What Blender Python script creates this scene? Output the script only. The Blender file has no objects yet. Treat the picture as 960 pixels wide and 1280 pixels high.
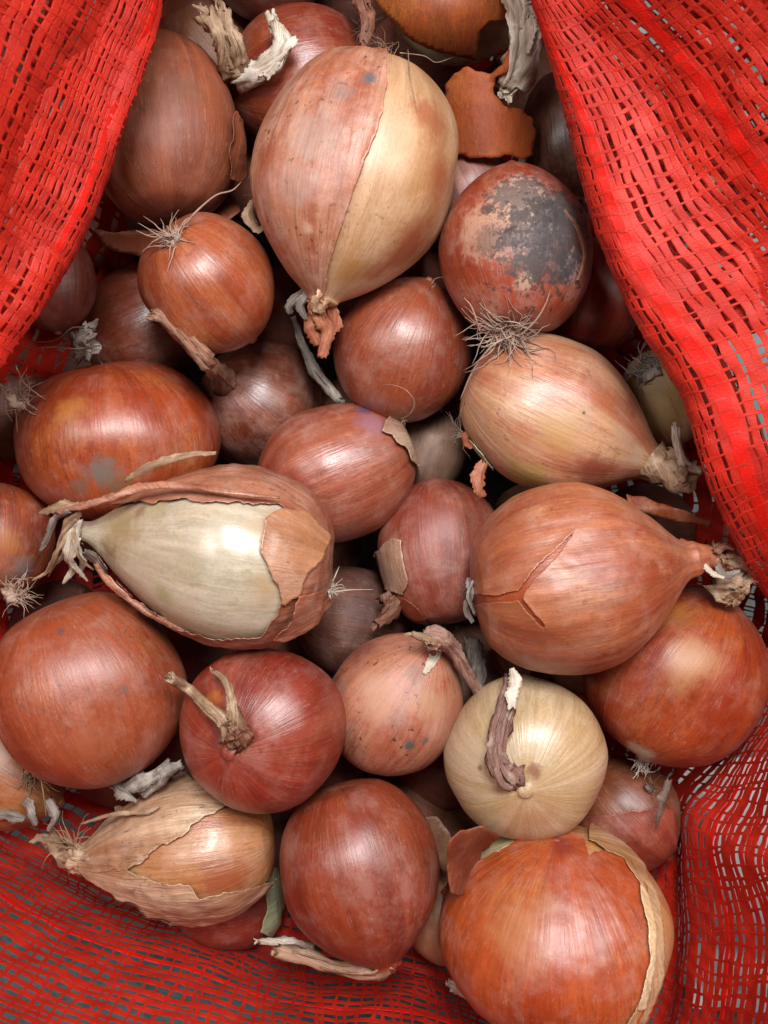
import bpy, math, random
import numpy as np
from mathutils import Vector, Matrix, noise
from mathutils.bvhtree import BVHTree

# ------------------------------------------------------------------ camera, light
D = 0.42                      # camera height above the mean level of the top onions
KP = 0.32 / 960               # metres per photo pixel at that level
scene = bpy.context.scene
COL = scene.collection
cam_data = bpy.data.cameras.new('camera')
cam = bpy.data.objects.new('camera', cam_data)
COL.objects.link(cam)
cam.location = (0, 0, D)
cam_data.sensor_fit = 'HORIZONTAL'
cam_data.sensor_width = 36
cam_data.lens = 36 * D / 0.32
cam_data.clip_start = 0.005
cam_data.clip_end = 20
cam_data.dof.use_dof = True
cam_data.dof.focus_distance = D - 0.012
cam_data.dof.aperture_fstop = cam_data.lens / 2.3
scene.camera = cam

world = bpy.data.worlds.new('World')
scene.world = world
world.use_nodes = True
world.node_tree.nodes['Background'].inputs[0].default_value = (0.92, 0.9, 0.9, 1)
world.node_tree.nodes['Background'].inputs[1].default_value = 0.03

def lamp(name, loc, target, sx, sy, power, col):
    ld = bpy.data.lights.new(name, 'AREA')
    ld.shape = 'RECTANGLE'
    ld.size, ld.size_y, ld.energy, ld.color = sx, sy, power, col
    o = bpy.data.objects.new(name, ld)
    COL.objects.link(o)
    o.location = loc
    o.rotation_euler = (Vector(target) - Vector(loc)).to_track_quat('-Z', 'Y').to_euler()
    return o
lamp('ceiling_lamp', (0.05, 0.33, 0.78), (0, 0, 0), 0.20, 0.28, 9.4, (0.97, 0.99, 1.0))
lamp('left_ceiling_lamp', (-0.42, 0.16, 0.75), (0, 0, 0), 0.24, 0.24, 2.6, (1.0, 0.96, 0.93))
lamp('right_ceiling_lamp', (0.44, 0.26, 0.75), (0, 0, 0), 0.30, 0.30, 4.2, (1.0, 0.96, 0.92))
scene.view_settings.view_transform = 'Standard'
scene.view_settings.look = 'None'
scene.view_settings.exposure = 0
scene.view_settings.gamma = 1

# ------------------------------------------------------------------ helpers
def at(px, py, z):
    f = KP * (D - z) / D
    return Vector(((px - 480) * f, -(py - 640) * f, z))
def lin(h, g=1.0):
    v = [int(h[i:i+2], 16) / 255 for i in (0, 2, 4)]
    return tuple(min(0.95, (c / 12.92 if c <= .04045 else ((c + .055) / 1.055) ** 2.4) * g) for c in v) + (1,)
class VL(list):
    fib = None
def mesh_obj(name, verts, faces, mat=None, parent=None, smooth=True, mat_world=None):
    me = bpy.data.meshes.new(name)
    me.from_pydata([tuple(v) for v in verts], [], faces)
    if smooth: me.polygons.foreach_set('use_smooth', [True] * len(me.polygons))
    if mat: me.materials.append(mat)
    if getattr(verts, 'fib', None):
        at_ = me.attributes.new('fibre', 'FLOAT_VECTOR', 'POINT')
        at_.data.foreach_set('vector', [c for q in verts.fib for c in q])
    me.update()
    o = bpy.data.objects.new(name, me)
    COL.objects.link(o)
    if parent: o.parent = parent
    return o
def tag(o, label=None, cat=None, group=None, kind=None):
    if label: o['label'] = label
    if cat: o['category'] = cat
    if group: o['group'] = group
    if kind: o['kind'] = kind
    return o

def skc(h_, g=1.0):
    c = lin(h_)[:3]; w = min(1, max(0, ((max(c) - min(c)) / max(c) - .62) / .25))
    return tuple(min(.95, v ** (1.03 + .15 * w) * g * (1 + (k - 1) * w)) for v, k in zip(c, (.93, 1.03, .93))) + (1,)

class NT:
    """tiny node-tree writer"""
    def __init__(s, name):
        s.m = bpy.data.materials.new(name); s.m.use_nodes = True
        s.t = s.m.node_tree; s.n = s.t.nodes; s.l = s.t.links
        s.b = s.n['Principled BSDF']
    def put(s, sock, v):
        if isinstance(v, bpy.types.NodeSocket): s.l.new(v, sock)
        elif v is not None: sock.default_value = v
    def math(s, op, a, b=None, c=None, clamp=False):
        n = s.n.new('ShaderNodeMath'); n.operation = op; n.use_clamp = clamp
        for i, v in enumerate((a, b, c)): s.put(n.inputs[i], v)
        return n.outputs[0]
    def vmath(s, op, a, b=None):
        n = s.n.new('ShaderNodeVectorMath'); n.operation = op
        s.put(n.inputs[0], a)
        if b is not None: s.put(n.inputs[1], b)
        return n.outputs['Value'] if op in ('LENGTH', 'DISTANCE', 'DOT_PRODUCT') else n.outputs[0]
    def noise(s, vec, scale, detail=3, rough=.5, dist=0, w=None):
        n = s.n.new('ShaderNodeTexNoise')
        if w is not None:
            n.noise_dimensions = '4D'; n.inputs['W'].default_value = w
        s.put(n.inputs['Vector'], vec); n.inputs['Scale'].default_value = scale
        n.inputs['Detail'].default_value = detail; n.inputs['Roughness'].default_value = rough
        n.inputs['Distortion'].default_value = dist
        return n.outputs['Fac']
    def step(s, v, lo, hi, a=0., b=1.):
        n = s.n.new('ShaderNodeMapRange'); n.interpolation_type = 'SMOOTHSTEP'
        s.put(n.inputs[0], v)
        for i, x in enumerate((lo, hi, a, b)): s.put(n.inputs[1 + i], x)
        return n.outputs[0]
    def mix(s, f, a, b, mode='MIX'):
        n = s.n.new('ShaderNodeMix'); n.data_type = 'RGBA'; n.blend_type = mode
        s.put(n.inputs[0], f); s.put(n.inputs[6], a); s.put(n.inputs[7], b)
        return n.outputs[2]
    def gray(s, v):
        n = s.n.new('ShaderNodeCombineXYZ')
        for i in range(3): s.put(n.inputs[i], v)
        return n.outputs[0]
    def bump(s, h, strength, dist):
        n = s.n.new('ShaderNodeBump'); n.inputs['Strength'].default_value = strength
        n.inputs['Distance'].default_value = dist; s.put(n.inputs['Height'], h)
        s.l.new(n.outputs[0], s.b.inputs['Normal'])

def meridian(nt, zk=18.):
    tc = nt.n.new('ShaderNodeTexCoord').outputs['Object']
    sp = nt.n.new('ShaderNodeSeparateXYZ'); nt.l.new(tc, sp.inputs[0])
    cb = nt.n.new('ShaderNodeCombineXYZ')
    nt.l.new(sp.outputs[0], cb.inputs[0]); nt.l.new(sp.outputs[1], cb.inputs[1])
    d = nt.vmath('NORMALIZE', cb.outputs[0])
    c2 = nt.n.new('ShaderNodeCombineXYZ')
    nt.put(c2.inputs[2], nt.math('MULTIPLY', sp.outputs[2], zk))
    return tc, nt.vmath('ADD', d, c2.outputs[0])

def skin_mat(name, c1, c2, c3, seed, vein='5e2a1e', vein_amt=.35, dust=.25, speck=.35, rough=.4,
             patches=(), streak=1., sss=0., bump=.35, tone=1.0, coat=0., planar=False):
    nt = NT(name)
    P, M = meridian(nt)
    if planar: M = nt.vmath('MULTIPLY', P, (45, 18, 18))
    tone *= 1.04
    W = seed * 7.31
    n1 = nt.noise(nt.vmath('MULTIPLY', M, (1, 1, .35)), 2.2, 4, .55, .3, W)
    M2 = nt.vmath('MULTIPLY', M, (1, 1, .16))
    n2 = nt.noise(M2, 13, 5, .62, .15, W + 1)
    n3 = nt.noise(M2, 6.0, 3, .5, .1, W + 2)
    nb = nt.noise(P, 42, 5, .6, .6, W + 3)
    nc = nt.noise(P, 140, 4, .65, .3, W + 4)
    col = nt.mix(nt.step(n1, .40, .62), skc(c1, tone), skc(c2, tone))
    col = nt.mix(nt.step(nb, .50, .72, 0, .55), col, skc(c3, tone))
    # fine meridian fibres: lighter and darker threads in the skin
    k = nt.math('ADD', nt.math('MULTIPLY', n2, .95 * streak), 1 - .475 * streak)
    col = nt.mix(1.0, col, nt.gray(k), 'MULTIPLY')
    # crisp hairlines, dark and pale, and a fine papery grain
    n5 = nt.noise(M2, 34, 3, .55, .05, W + 8)
    hl = nt.math('MULTIPLY', nt.step(nt.math('ABSOLUTE', nt.math('SUBTRACT', n5, .47)), 0., .016, 1, 0), nt.step(nb, .40, .56, .12, .62))
    col = nt.mix(hl, col, skc(vein, tone))
    hp = nt.math('MULTIPLY', nt.step(nt.math('ABSOLUTE', nt.math('SUBTRACT', n5, .60)), 0., .014, 1, 0), nt.step(nc, .42, .58, .0, .38))
    col = nt.mix(hp, col, lin('c8a088'))
    g8 = nt.noise(P, 900, 3, .6, 0, W + 9)
    col = nt.mix(1.0, col, nt.gray(nt.math('ADD', nt.math('MULTIPLY', g8, .5), .75)), 'MULTIPLY')
    # thin veins
    rid = nt.math('ABSOLUTE', nt.math('SUBTRACT', n3, .5))
    v = nt.math('MULTIPLY', nt.step(rid, 0.0, .02, 1, 0), vein_amt)
    v = nt.math('MULTIPLY', v, nt.step(nb, .38, .6))
    col = nt.mix(v, col, skc(vein, tone))
    # pale dusty bloom, lifted so its colour also imitates broad pinkish highlights
    dmask = nt.math('MULTIPLY', nt.step(nt.noise(P, 75, 6, .7, .2, W + 5), .44, .70), dust * .95)
    col = nt.mix(dmask, col, lin('b8978a'))
    # dark specks
    sp = nt.math('MULTIPLY', nt.step(nt.noise(P, 420, 2, .5, 0, W + 6), .635, .69), nt.step(nb, .44, .56))
    col = nt.mix(nt.math('MULTIPLY', sp, speck), col, lin('3a241c'))
    rgh = nt.math('ADD', nt.math('MULTIPLY', nc, .22), rough - .06)
    for (p, rad, pc, amt, sc, inner) in patches:
        dist = nt.vmath('DISTANCE', P, tuple(p))
        e = nt.math('ADD', nt.math('DIVIDE', dist, rad), nt.math('MULTIPLY', nt.math('SUBTRACT', nt.noise(P, sc, 6, .7, .4, W + rad * 99), .5), 6.5 if inner > 1.5 else 2.0))
        mk = nt.math('MULTIPLY', nt.step(e, inner * .5, 1.05, 1, 0), amt)
        col = nt.mix(mk, col, skc(pc))
        rgh = nt.math('ADD', rgh, nt.math('MULTIPLY', mk, .16))
    nt.put(nt.b.inputs['Base Color'], col)
    nt.put(nt.b.inputs['Roughness'], rgh)
    nt.b.inputs['Specular IOR Level'].default_value = .8
    if coat:
        nt.b.inputs['Coat Weight'].default_value = coat; nt.b.inputs['Coat Roughness'].default_value = .12
    if sss:
        nt.b.inputs['Subsurface Weight'].default_value = sss
        nt.b.inputs['Subsurface Radius'].default_value = (1, .5, .25)
        nt.b.inputs['Subsurface Scale'].default_value = .004
    h = nt.math('ADD', nt.math('MULTIPLY', n2, .8), nt.math('ADD', nt.math('MULTIPLY', nc, .35), nt.math('ADD', nt.math('MULTIPLY', n5, .45), nt.math('MULTIPLY', g8, .18))))
    nt.bump(h, bump, .0009)
    if planar:      # loose thin skin glows a little where light passes through
        tr = nt.n.new('ShaderNodeBsdfTranslucent'); nt.put(tr.inputs[0], col)
        mx = nt.n.new('ShaderNodeMixShader'); mx.inputs[0].default_value = .35
        out = nt.n['Material Output']
        nt.l.new(nt.b.outputs[0], mx.inputs[1]); nt.l.new(tr.outputs[0], mx.inputs[2]); nt.l.new(mx.outputs[0], out.inputs[0])
    return nt.m

def dry_mat(name, c1, c2, c3, seed, rough=.6):
    """dried papery tissue: lengthwise fibres over soft blotches"""
    nt = NT(name)
    tc = nt.n.new('ShaderNodeTexCoord').outputs['Object']
    fa = nt.n.new('ShaderNodeAttribute'); fa.attribute_name = 'fibre'
    fv = nt.vmath('MULTIPLY', fa.outputs['Vector'], (1, 1, .22))
    a = nt.noise(tc, 110, 5, .65, .5, seed)
    b = nt.noise(fv, 3.2, 4, .6, .2, seed + 3)
    c = nt.noise(fv, 9, 3, .6, .1, seed + 5)
    col = nt.mix(nt.step(b, .36, .6), lin(c2, .85), lin(c1))
    col = nt.mix(nt.math('MULTIPLY', nt.step(a, .48, .66), .8), col, lin(c3))
    k = nt.math('ADD', nt.math('MULTIPLY', c, .9), .55)
    col = nt.mix(1.0, col, nt.gray(k), 'MULTIPLY')
    nt.put(nt.b.inputs['Base Color'], col)
    nt.b.inputs['Roughness'].default_value = rough
    nt.bump(nt.math('ADD', nt.math('MULTIPLY', a, .35), nt.math('ADD', nt.math('MULTIPLY', b, .5), nt.math('MULTIPLY', c, .4))), .6, .0007)
    return nt.m

# ------------------------------------------------------------------ onions
ONIONS = {}
BVHS = []
def sstep(a, b, x):
    t = min(1, max(0, (x - a) / (b - a))); return t * t * (3 - 2 * t)

class Onion:
    def __init__(s, key, c, z, R, Hr, Hn, ax, el=0, a=2.1, b=.6, nr=.12, nl=.12, flat=1.0, lump=.035, seed=None):
        s.key, s.seed = key, (seed if seed is not None else len(ONIONS) * 3.7 + 1)
        f = KP * (D - z) / D
        s.f, s.z = f, z
        s.c = at(c[0], c[1], z)
        s.R, s.Hr, s.Hn = R * f, Hr * f, Hn * f
        s.a, s.b, s.nr, s.nl, s.flat, s.lump = a, b, nr, nl, flat, lump
        ev = math.radians(el)
        h = Vector((ax[0], -ax[1], 0)).normalized()
        Z = h * math.cos(ev) + Vector((0, 0, math.sin(ev)))
        X = Z.cross(Vector((0, 0, 1)))
        if X.length < 1e-3: X = Vector((1, 0, 0))
        X.normalize(); Y = Z.cross(X)
        s.M = Matrix((X, Y, Z)).transposed().to_4x4()
        s.M.translation = s.c
        s.Mi = s.M.inverted()
        s.patches = []
        ONIONS[key] = s
        nu, nv = 96, 70
        V, F = s.grid(nu, nv)
        s.V, s.F = V, F
        s.bvh = BVHTree.FromPolygons([s.M @ v for v in V], F)
        BVHS.append(s.bvh)
    def prof(s, t):
        if t < 0: r = max(0, 1 - abs(t) ** 2.25) ** .52
        else: r = max(0, 1 - min(t, 1) ** s.a) ** s.b
        rn = s.nr * sstep(.45, 1.0, t) * (1 - .35 * max(0, t - 1) / max(s.nl, .01))
        return (r ** 3 + rn ** 3) ** (1 / 3)
    def point(s, th, t, off=0.):
        r = s.prof(t) * s.R
        z = t * (s.Hr if t < 0 else s.Hn)
        ct, st = math.cos(th), math.sin(th)
        n = noise.noise(Vector((ct * 1.1 + s.seed, st * 1.1, t * 1.2 + s.seed * 2))) * s.lump * 2
        n += noise.noise(Vector((ct * 2.6 + s.seed, st * 2.6 + 9, t * 1.2))) * s.lump * .55
        n += math.cos(th * 5 + s.seed) * .004 * min(1, r / s.R * 2) + noise.noise(Vector((ct * 9, st * 9, t * .9 + s.seed))) * .006
        if t < -.86: z += (abs(t) - .86) * .45 * s.Hr          # root plate slightly sunken
        q = r * (1 + n) + off * min(1, r / s.R * 3)
        return Vector((ct * q * s.flat, st * q, z * (1 + off / s.R * .9)))
    def tlist(s, nv):
        k = int(nv * .12)
        L = [-math.cos(math.pi * i / (nv - k) * .93) for i in range(nv - k)]
        e = L[-1]
        return L + [e + (1 + s.nl - e) * (i + 1) / k for i in range(k)]
    def grid(s, nu, nv, off=0.):
        T = s.tlist(nv); V = []
        for t in T:
            for i in range(nu): V.append(s.point(2 * math.pi * i / nu, t, off))
        F = []
        for j in range(len(T) - 1):
            for i in range(nu):
                i2 = (i + 1) % nu
                F.append((j * nu + i, j * nu + i2, (j + 1) * nu + i2, (j + 1) * nu + i))
        V.append(s.M.inverted() @ s.M @ Vector((0, 0, V[-1].z))); n = len(V) - 1
        o = (len(T) - 1) * nu
        for i in range(nu): F.append((o + i, o + (i + 1) % nu, n))
        return V, F
    def hit(s, px, py):
        o = Vector((0, 0, D)); d = (at(px, py, -.05) - o).normalized()
        r = s.bvh.ray_cast(o, d)
        return r[0], r[1]
    def patch(s, px, py, rad, col, amt=.8, sc=180, inner=.55):
        p, n = s.hit(px, py)
        if p is None:
            r = s.bvh.find_nearest(at(px, py, s.z)); p = r[0]
        s.patches.append((s.Mi @ p, rad * s.f, col, amt, sc, inner))
        return s
    def neck(s): return s.M @ Vector((0, 0, s.Hn * (1 + s.nl)))
    def rootp(s): return s.M @ Vector((0, 0, -s.Hr * .93))
    def build(s, label, mat, group='onions heaped in the net bag'):
        e = bpy.data.objects.new('onion', None); COL.objects.link(e)
        e.empty_display_size = .01
        e.location = s.c - Vector((0, 0, s.R)); s.root = e
        tag(e, label, 'onion', group)
        s.mat = mat
        s.bulb = mesh_obj('bulb', s.V, s.F, mat, e)
        s.bulb.matrix_local = Matrix.Translation(-e.location) @ s.M
        return s
    def loc(s, pts):
        o = VL(Vector(p) - s.root.location for p in pts); o.fib = getattr(pts, 'fib', None); return o

def topz(px, py, only=None):
    o = Vector((0, 0, D)); d = (at(px, py, -.05) - o).normalized()
    best = None
    for b in ([only.bvh] if only else BVHS):
        r = b.ray_cast(o, d)
        if r[0] is not None and (best is None or r[0].z > best): best = r[0].z
    return best
def P3(pts, only=None, default=-.03):
    """(px,py,z) absolute, or (px,py,'s',off): lies 'off' metres above whatever is under that spot"""
    out = []
    for p in pts:
        if len(p) == 3: out.append(at(*p))
        else:
            z = topz(p[0], p[1], only)
            z = (z if z is not None else default) + p[3]
            out.append(at(p[0], p[1], z))
    return out

def spline(P, n):
    P = [Vector(p) for p in P]
    if len(P) < 2: return P
    Q = [P[0] * 2 - P[1]] + P + [P[-1] * 2 - P[-2]]
    out = []
    m = len(P) - 1
    for i in range(n + 1):
        x = i / n * m; k = min(int(x), m - 1); t = x - k
        a, b, c, d = Q[k:k + 4]
        out.append(.5 * ((2 * b) + (c - a) * t + (2 * a - 5 * b + 4 * c - d) * t * t + (3 * b - a - 3 * c + d) * t ** 3))
    return out
def lerp_list(L, x):
    m = len(L) - 1; x = min(max(x, 0), 1) * m; k = min(int(x), m - 1); return L[k] + (L[k + 1] - L[k]) * (x - k)

def tube_geo(path, radii, sides=12, ridge=.0, twist=0., seed=0., flat=1., jag=.0):
    V, F, B = VL(), [], []
    n = len(path); run = 0.
    up = Vector((0, 0, 1))
    for i, p in enumerate(path):
        d = (path[min(i + 1, n - 1)] - path[max(i - 1, 0)])
        if i: run += (path[i] - path[i - 1]).length
        if d.length < 1e-9: d = Vector((0, 0, 1))
        d.normalize()
        x = d.cross(up)
        if x.length < .1: x = d.cross(Vector((1, 0, 0)))
        x.normalize(); y = x.cross(d)
        r0 = lerp_list(radii, i / (n - 1))
        for k in range(sides):
            th = 2 * math.pi * k / sides
            w = th + twist * i / n
            r = r0 * (1 + ridge * ((1 - abs(math.sin(w * 2.5 + seed))) * .9 - .35 + .9 * noise.noise(Vector((math.cos(w) * 1.6 + seed, math.sin(w) * 1.6, run * 90)))))
            q = p + x * (math.cos(th) * r) + y * (math.sin(th) * r * flat)
            if jag and i == n - 1: q += d * jag * random.uniform(-1, 1)
            V.append(q); B.append((math.cos(w) * 2, math.sin(w) * 2, run * 100 + seed))
    for i in range(n - 1):
        for k in range(sides):
            k2 = (k + 1) % sides
            F.append((i * sides + k, i * sides + k2, (i + 1) * sides + k2, (i + 1) * sides + k))
    V.append(path[0].copy()); a = len(V) - 1
    V.append(path[-1] - (path[-1] - path[-2]).normalized() * r0 * .5); b = len(V) - 1
    B += [(0, 0, seed), (0, 0, run * 100 + seed)]
    for k in range(sides):
        F.append((k, a, (k + 1) % sides)); o = (n - 1) * sides
        F.append((o + k, o + (k + 1) % sides, b))
    V.fib = B
    return V, F
def strip_geo(path, widths, curl=.3, thick=.00012, roll=0., seed=0., rolladd=0.):
    """a papery torn ribbon, creased lengthwise, doubled for thickness"""
    V, F, B = VL(), [], []
    path = spline(path, int(len(path) * 1.8)); n = len(path); A = 8
    rnd = random.Random(int(seed * 971) + 5)
    crease = [rnd.uniform(-.28, .28) for _ in range(A)]
    el = [rnd.uniform(.78, 1.2) for _ in range(n)]; er = [rnd.uniform(.78, 1.2) for _ in range(n)]
    for side in (0, 1):
        run = 0.
        for i, p in enumerate(path):
            d = (path[min(i + 1, n - 1)] - path[max(i - 1, 0)]).normalized()
            if i: run += (path[i] - path[i - 1]).length
            x = d.cross(Vector((0, 0, 1)))
            if x.length < .1: x = d.cross(Vector((1, 0, 0)))
            x.normalize(); y = x.cross(d)
            rr = roll + rolladd * i / n
            X = x * math.cos(rr) + y * math.sin(rr); Y = -x * math.sin(rr) + y * math.cos(rr)
            w = lerp_list(widths, i / (n - 1)) * (1 + .45 * noise.noise(Vector((seed, run * 160, 0))))
            for k in range(A):
                u = (k / (A - 1) - .5) * 2
                e = 1 + ((el[i] if u < 0 else er[i]) - 1) * abs(u) ** 3
                q = p + X * (u * w * e) - Y * (curl * w * u * u) - Y * (thick * side)
                q += Y * w * (crease[k] * (.5 + .8 * noise.noise(Vector((seed + k * .2, run * 70, 2)))) + .35 * noise.noise(Vector((seed + u, run * 140, 4))))
                if i in (0, n - 1): q += d * (rnd.uniform(-.5, .5) * w)
                V.append(q); B.append((u * 2.2, seed, run * 100))
    o = n * A
    for i in range(n - 1):
        for k in range(A - 1):
            a = i * A + k
            F.append((a, a + 1, a + A + 1, a + A)); F.append((o + a, o + a + A, o + a + A + 1, o + a + 1))
        F.append((i * A, (i + 1) * A, o + (i + 1) * A, o + i * A))
        F.append((i * A + A - 1, o + i * A + A - 1, o + (i + 1) * A + A - 1, (i + 1) * A + A - 1))
    for k in range(A - 1):
        F.append((k, o + k, o + k + 1, k + 1)); e = (n - 1) * A
        F.append((e + k, e + k + 1, o + e + k + 1, o + e + k))
    V.fib = B
    return V, F
def join(geos):
    V, F, B = VL(), [], []
    for v, f in geos:
        o = len(V); V += v; B += v.fib; F += [tuple(i + o for i in q) for q in f]
    V.fib = B
    return V, F

def stem(on, pts, radii, mat, frays=3, fray_len=9, ridge=.35, twist=3, flat=.75, name='stem', n=28, side_strips=2):
    """dry twisted stem with papery strips and a frayed end; radii in photo pixels"""
    path = spline(pts, n)
    f = on.f if on else KP
    rr = [r * f for r in radii]
    sd = random.random() * 50
    G = [tube_geo(path, rr, 14, ridge, twist, sd, flat, jag=rr[-1] * .8)]
    end, d = path[-1], (path[-1] - path[-4]).normalized()
    for k in range(frays):
        v = (d + Vector((random.uniform(-.6, .6), random.uniform(-.6, .6), random.uniform(-.1, .5)))).normalized()
        L = fray_len * f * random.uniform(.5, 1.2)
        q = [end - d * rr[-1], end + v * L * .5, end + v * L + Vector((random.uniform(-1, 1), random.uniform(-1, 1), random.uniform(0, 1))) * L * .3]
        G.append(strip_geo(spline(q, 7), [rr[-1] * .6, rr[-1] * .45, rr[-1] * .2], .5, roll=random.uniform(-1, 1), seed=k + sd))
    for k in range(side_strips):
        i0 = random.randint(0, n // 3); i1 = random.randint(n // 2, n)
        off = Vector((random.uniform(-1, 1), random.uniform(-1, 1), .8)).normalized()
        q = [path[i] + off * (lerp_list(rr, i / n) * random.uniform(.85, 1.25)) for i in range(i0, i1 + 1, 3)]
        if len(q) > 2: G.append(strip_geo(spline(q, 14), [lerp_list(rr, .3) * .5, lerp_list(rr, .7) * .5, lerp_list(rr, .9) * .2], .4, roll=random.uniform(-.6, .6), rolladd=random.uniform(-1.5, 1.5), seed=k * 3 + sd))
    V, F = join(G)
    return mesh_obj(name, on.loc(V) if on else V, F, mat, on.root if on else None)

def roots(on, base, direction, n, length, mat, spread=.8, rad=1.0, droop=.3, name='roots', plate=6, over=None, explicit=()):
    """tuft of thin wiry roots growing from the root plate"""
    f = on.f; G = []
    direction = Vector(direction).normalized()
    for k in range(n):
        v = (direction + Vector((random.gauss(0, spread), random.gauss(0, spread), random.gauss(0, spread * .5)))).normalized()
        L = length * f * random.uniform(.35, 1.15); m = 9
        p = base + Vector((random.gauss(0, 1), random.gauss(0, 1), 0)) * plate * f * .5
        path = [p.copy()]
        bend = Vector((random.gauss(0, 1), random.gauss(0, 1), random.gauss(0, .5))) * .32
        for i in range(m):
            v = (v + bend * .5 + Vector((random.gauss(0, .22), random.gauss(0, .22), random.gauss(0, .12) - droop * .12))).normalized()
            p = p + v * L / m
            for on2 in [on] + (over or []):
                r = on2.bvh.find_nearest(p)
                if r[0] is not None and (p - r[0]).dot(r[1]) < rad * f * .6: p = r[0] + r[1] * rad * f * .8
            path.append(p.copy())
        G.append(tube_geo(spline(path, 18), [rad * f * .62, rad * f * .5, rad * f * .3, rad * f * .12], 5, .1, seed=k))
    for ex in explicit:
        G.append(tube_geo(spline(ex, 20), [rad * f * .7, rad * f * .6, rad * f * .45, rad * f * .2], 5, .15, seed=3))
    # knobbly root plate
    if plate:
        pl = [base - direction * plate * f * .5, base, base + direction * plate * f * .35]
        G.append(tube_geo(spline(pl, 6), [plate * f * .9, plate * f, plate * f * .5], 14, .5, 1, 2.2))
    V, F = join(G)
    return mesh_obj(name, on.loc(V), F, mat, on.root)

# -------- point-in-polygon helpers (photo pixels) used to cut torn skins out of dense shells
def poly_dist(P, poly):
    """signed distance (+ inside) and nearest boundary point for arrays of points"""
    P = np.asarray(P, float); Q = np.asarray(poly, float)
    n = len(Q); best = np.full(len(P), 1e9); near = np.zeros_like(P); inside = np.zeros(len(P), bool)
    for i in range(n):
        a, b = Q[i], Q[(i + 1) % n]; ab = b - a
        t = np.clip(((P - a) @ ab) / (ab @ ab), 0, 1)
        q = a + t[:, None] * ab; d = np.linalg.norm(P - q, axis=1)
        m = d < best; best[m] = d[m]; near[m] = q[m]
        c = ((a[1] > P[:, 1]) != (b[1] > P[:, 1]))
        with np.errstate(divide='ignore', invalid='ignore'):
            xx = (b[0] - a[0]) * (P[:, 1] - a[1]) / (b[1] - a[1] if b[1] != a[1] else 1e-9) + a[0]
        inside ^= c & (P[:, 0] < xx)
    return np.where(inside, best, -best), near
def rough_poly(poly, amp=1.6, stepx=5, seed=0):
    """subdivide a polygon and roughen it like torn paper"""
    out = []; n = len(poly); rnd = random.Random(seed)
    for i in range(n):
        a, b = Vector(poly[i]), Vector(poly[(i + 1) % n]); L = (b - a).length; m = max(1, int(L / stepx))
        for k in range(m):
            p = a + (b - a) * (k / m)
            nn = Vector((-(b - a).y, (b - a).x)).normalized()
            p = p + nn * amp * (2.2 * noise.noise(Vector((p.x * .045, p.y * .045, seed))) + 1.3 * noise.noise(Vector((p.x * .13, p.y * .13, seed + 4))) + (rnd.gauss(0, .35) if k else 0))
            out.append((p.x, p.y))
    return out
def shell(on, poly, inside, off, mat, lift=.0, thick=.0003, name='peeled_skin', nu=260, nv=200, amp=1.4, seed=1, label=None, wave=.0003):
    """a layer of skin over the bulb: keeps (or removes) what lies inside the outline, edge lifted a little"""
    poly = rough_poly(poly, amp, 5, seed)
    V, F = on.grid(nu, nv, off)
    W = [on.M @ v for v in V]
    px = np.array([[480 + w.x / (KP * (D - w.z) / D), 640 - w.y / (KP * (D - w.z) / D)] for w in W])
    front = np.array([w.z > on.c.z - on.R * .25 for w in W])
    sd, near = poly_dist(px, poly)
    val = np.where(front, sd, -60.)
    if not inside: val = -val
    F2 = [f for f in F if np.mean(val[list(f)]) > 0]
    used = sorted({i for f in F2 for i in f}); mp = {i: k for k, i in enumerate(used)}
    cnt = {}
    for f in F2:
        for a, b in zip(f, f[1:] + f[:1]):
            e = (min(a, b), max(a, b)); cnt[e] = cnt.get(e, 0) + 1
    bd = {i for e, c in cnt.items() if c == 1 for i in e}
    V3 = []
    for i in used:
        w = W[i].copy(); c = (w - on.c); nrm = c.normalized()
        dd = abs(val[i])
        if i in bd and abs(sd[i]) < 6 and front[i]:
            g = KP * (D - w.z) / D
            w += Vector(((near[i][0] - px[i][0]) * g, -(near[i][1] - px[i][1]) * g, 0)); dd = 0
        if front[i]: w += nrm * (lift * math.exp(-dd / 5.) * (1 + .9 * noise.noise(w * 75)) )
        w += nrm * wave * (noise.noise(w * 90) + .5 * noise.noise(w * 230))
        V3.append(on.Mi @ w)
    V3 = VL(V3); V3.fib = [(2 * v.x / on.R, 2 * v.y / on.R, v.z * 40) for v in V3]
    F3 = [tuple(mp[i] for i in f) for f in F2]
    o = mesh_obj(name, V3, F3, mat, on.root)
    o.matrix_local = Matrix.Translation(-on.root.location) @ on.M
    so = o.modifiers.new('s', 'SOLIDIFY'); so.thickness = thick; so.offset = -1
    if label: o['label'] = label
    return o
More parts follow.
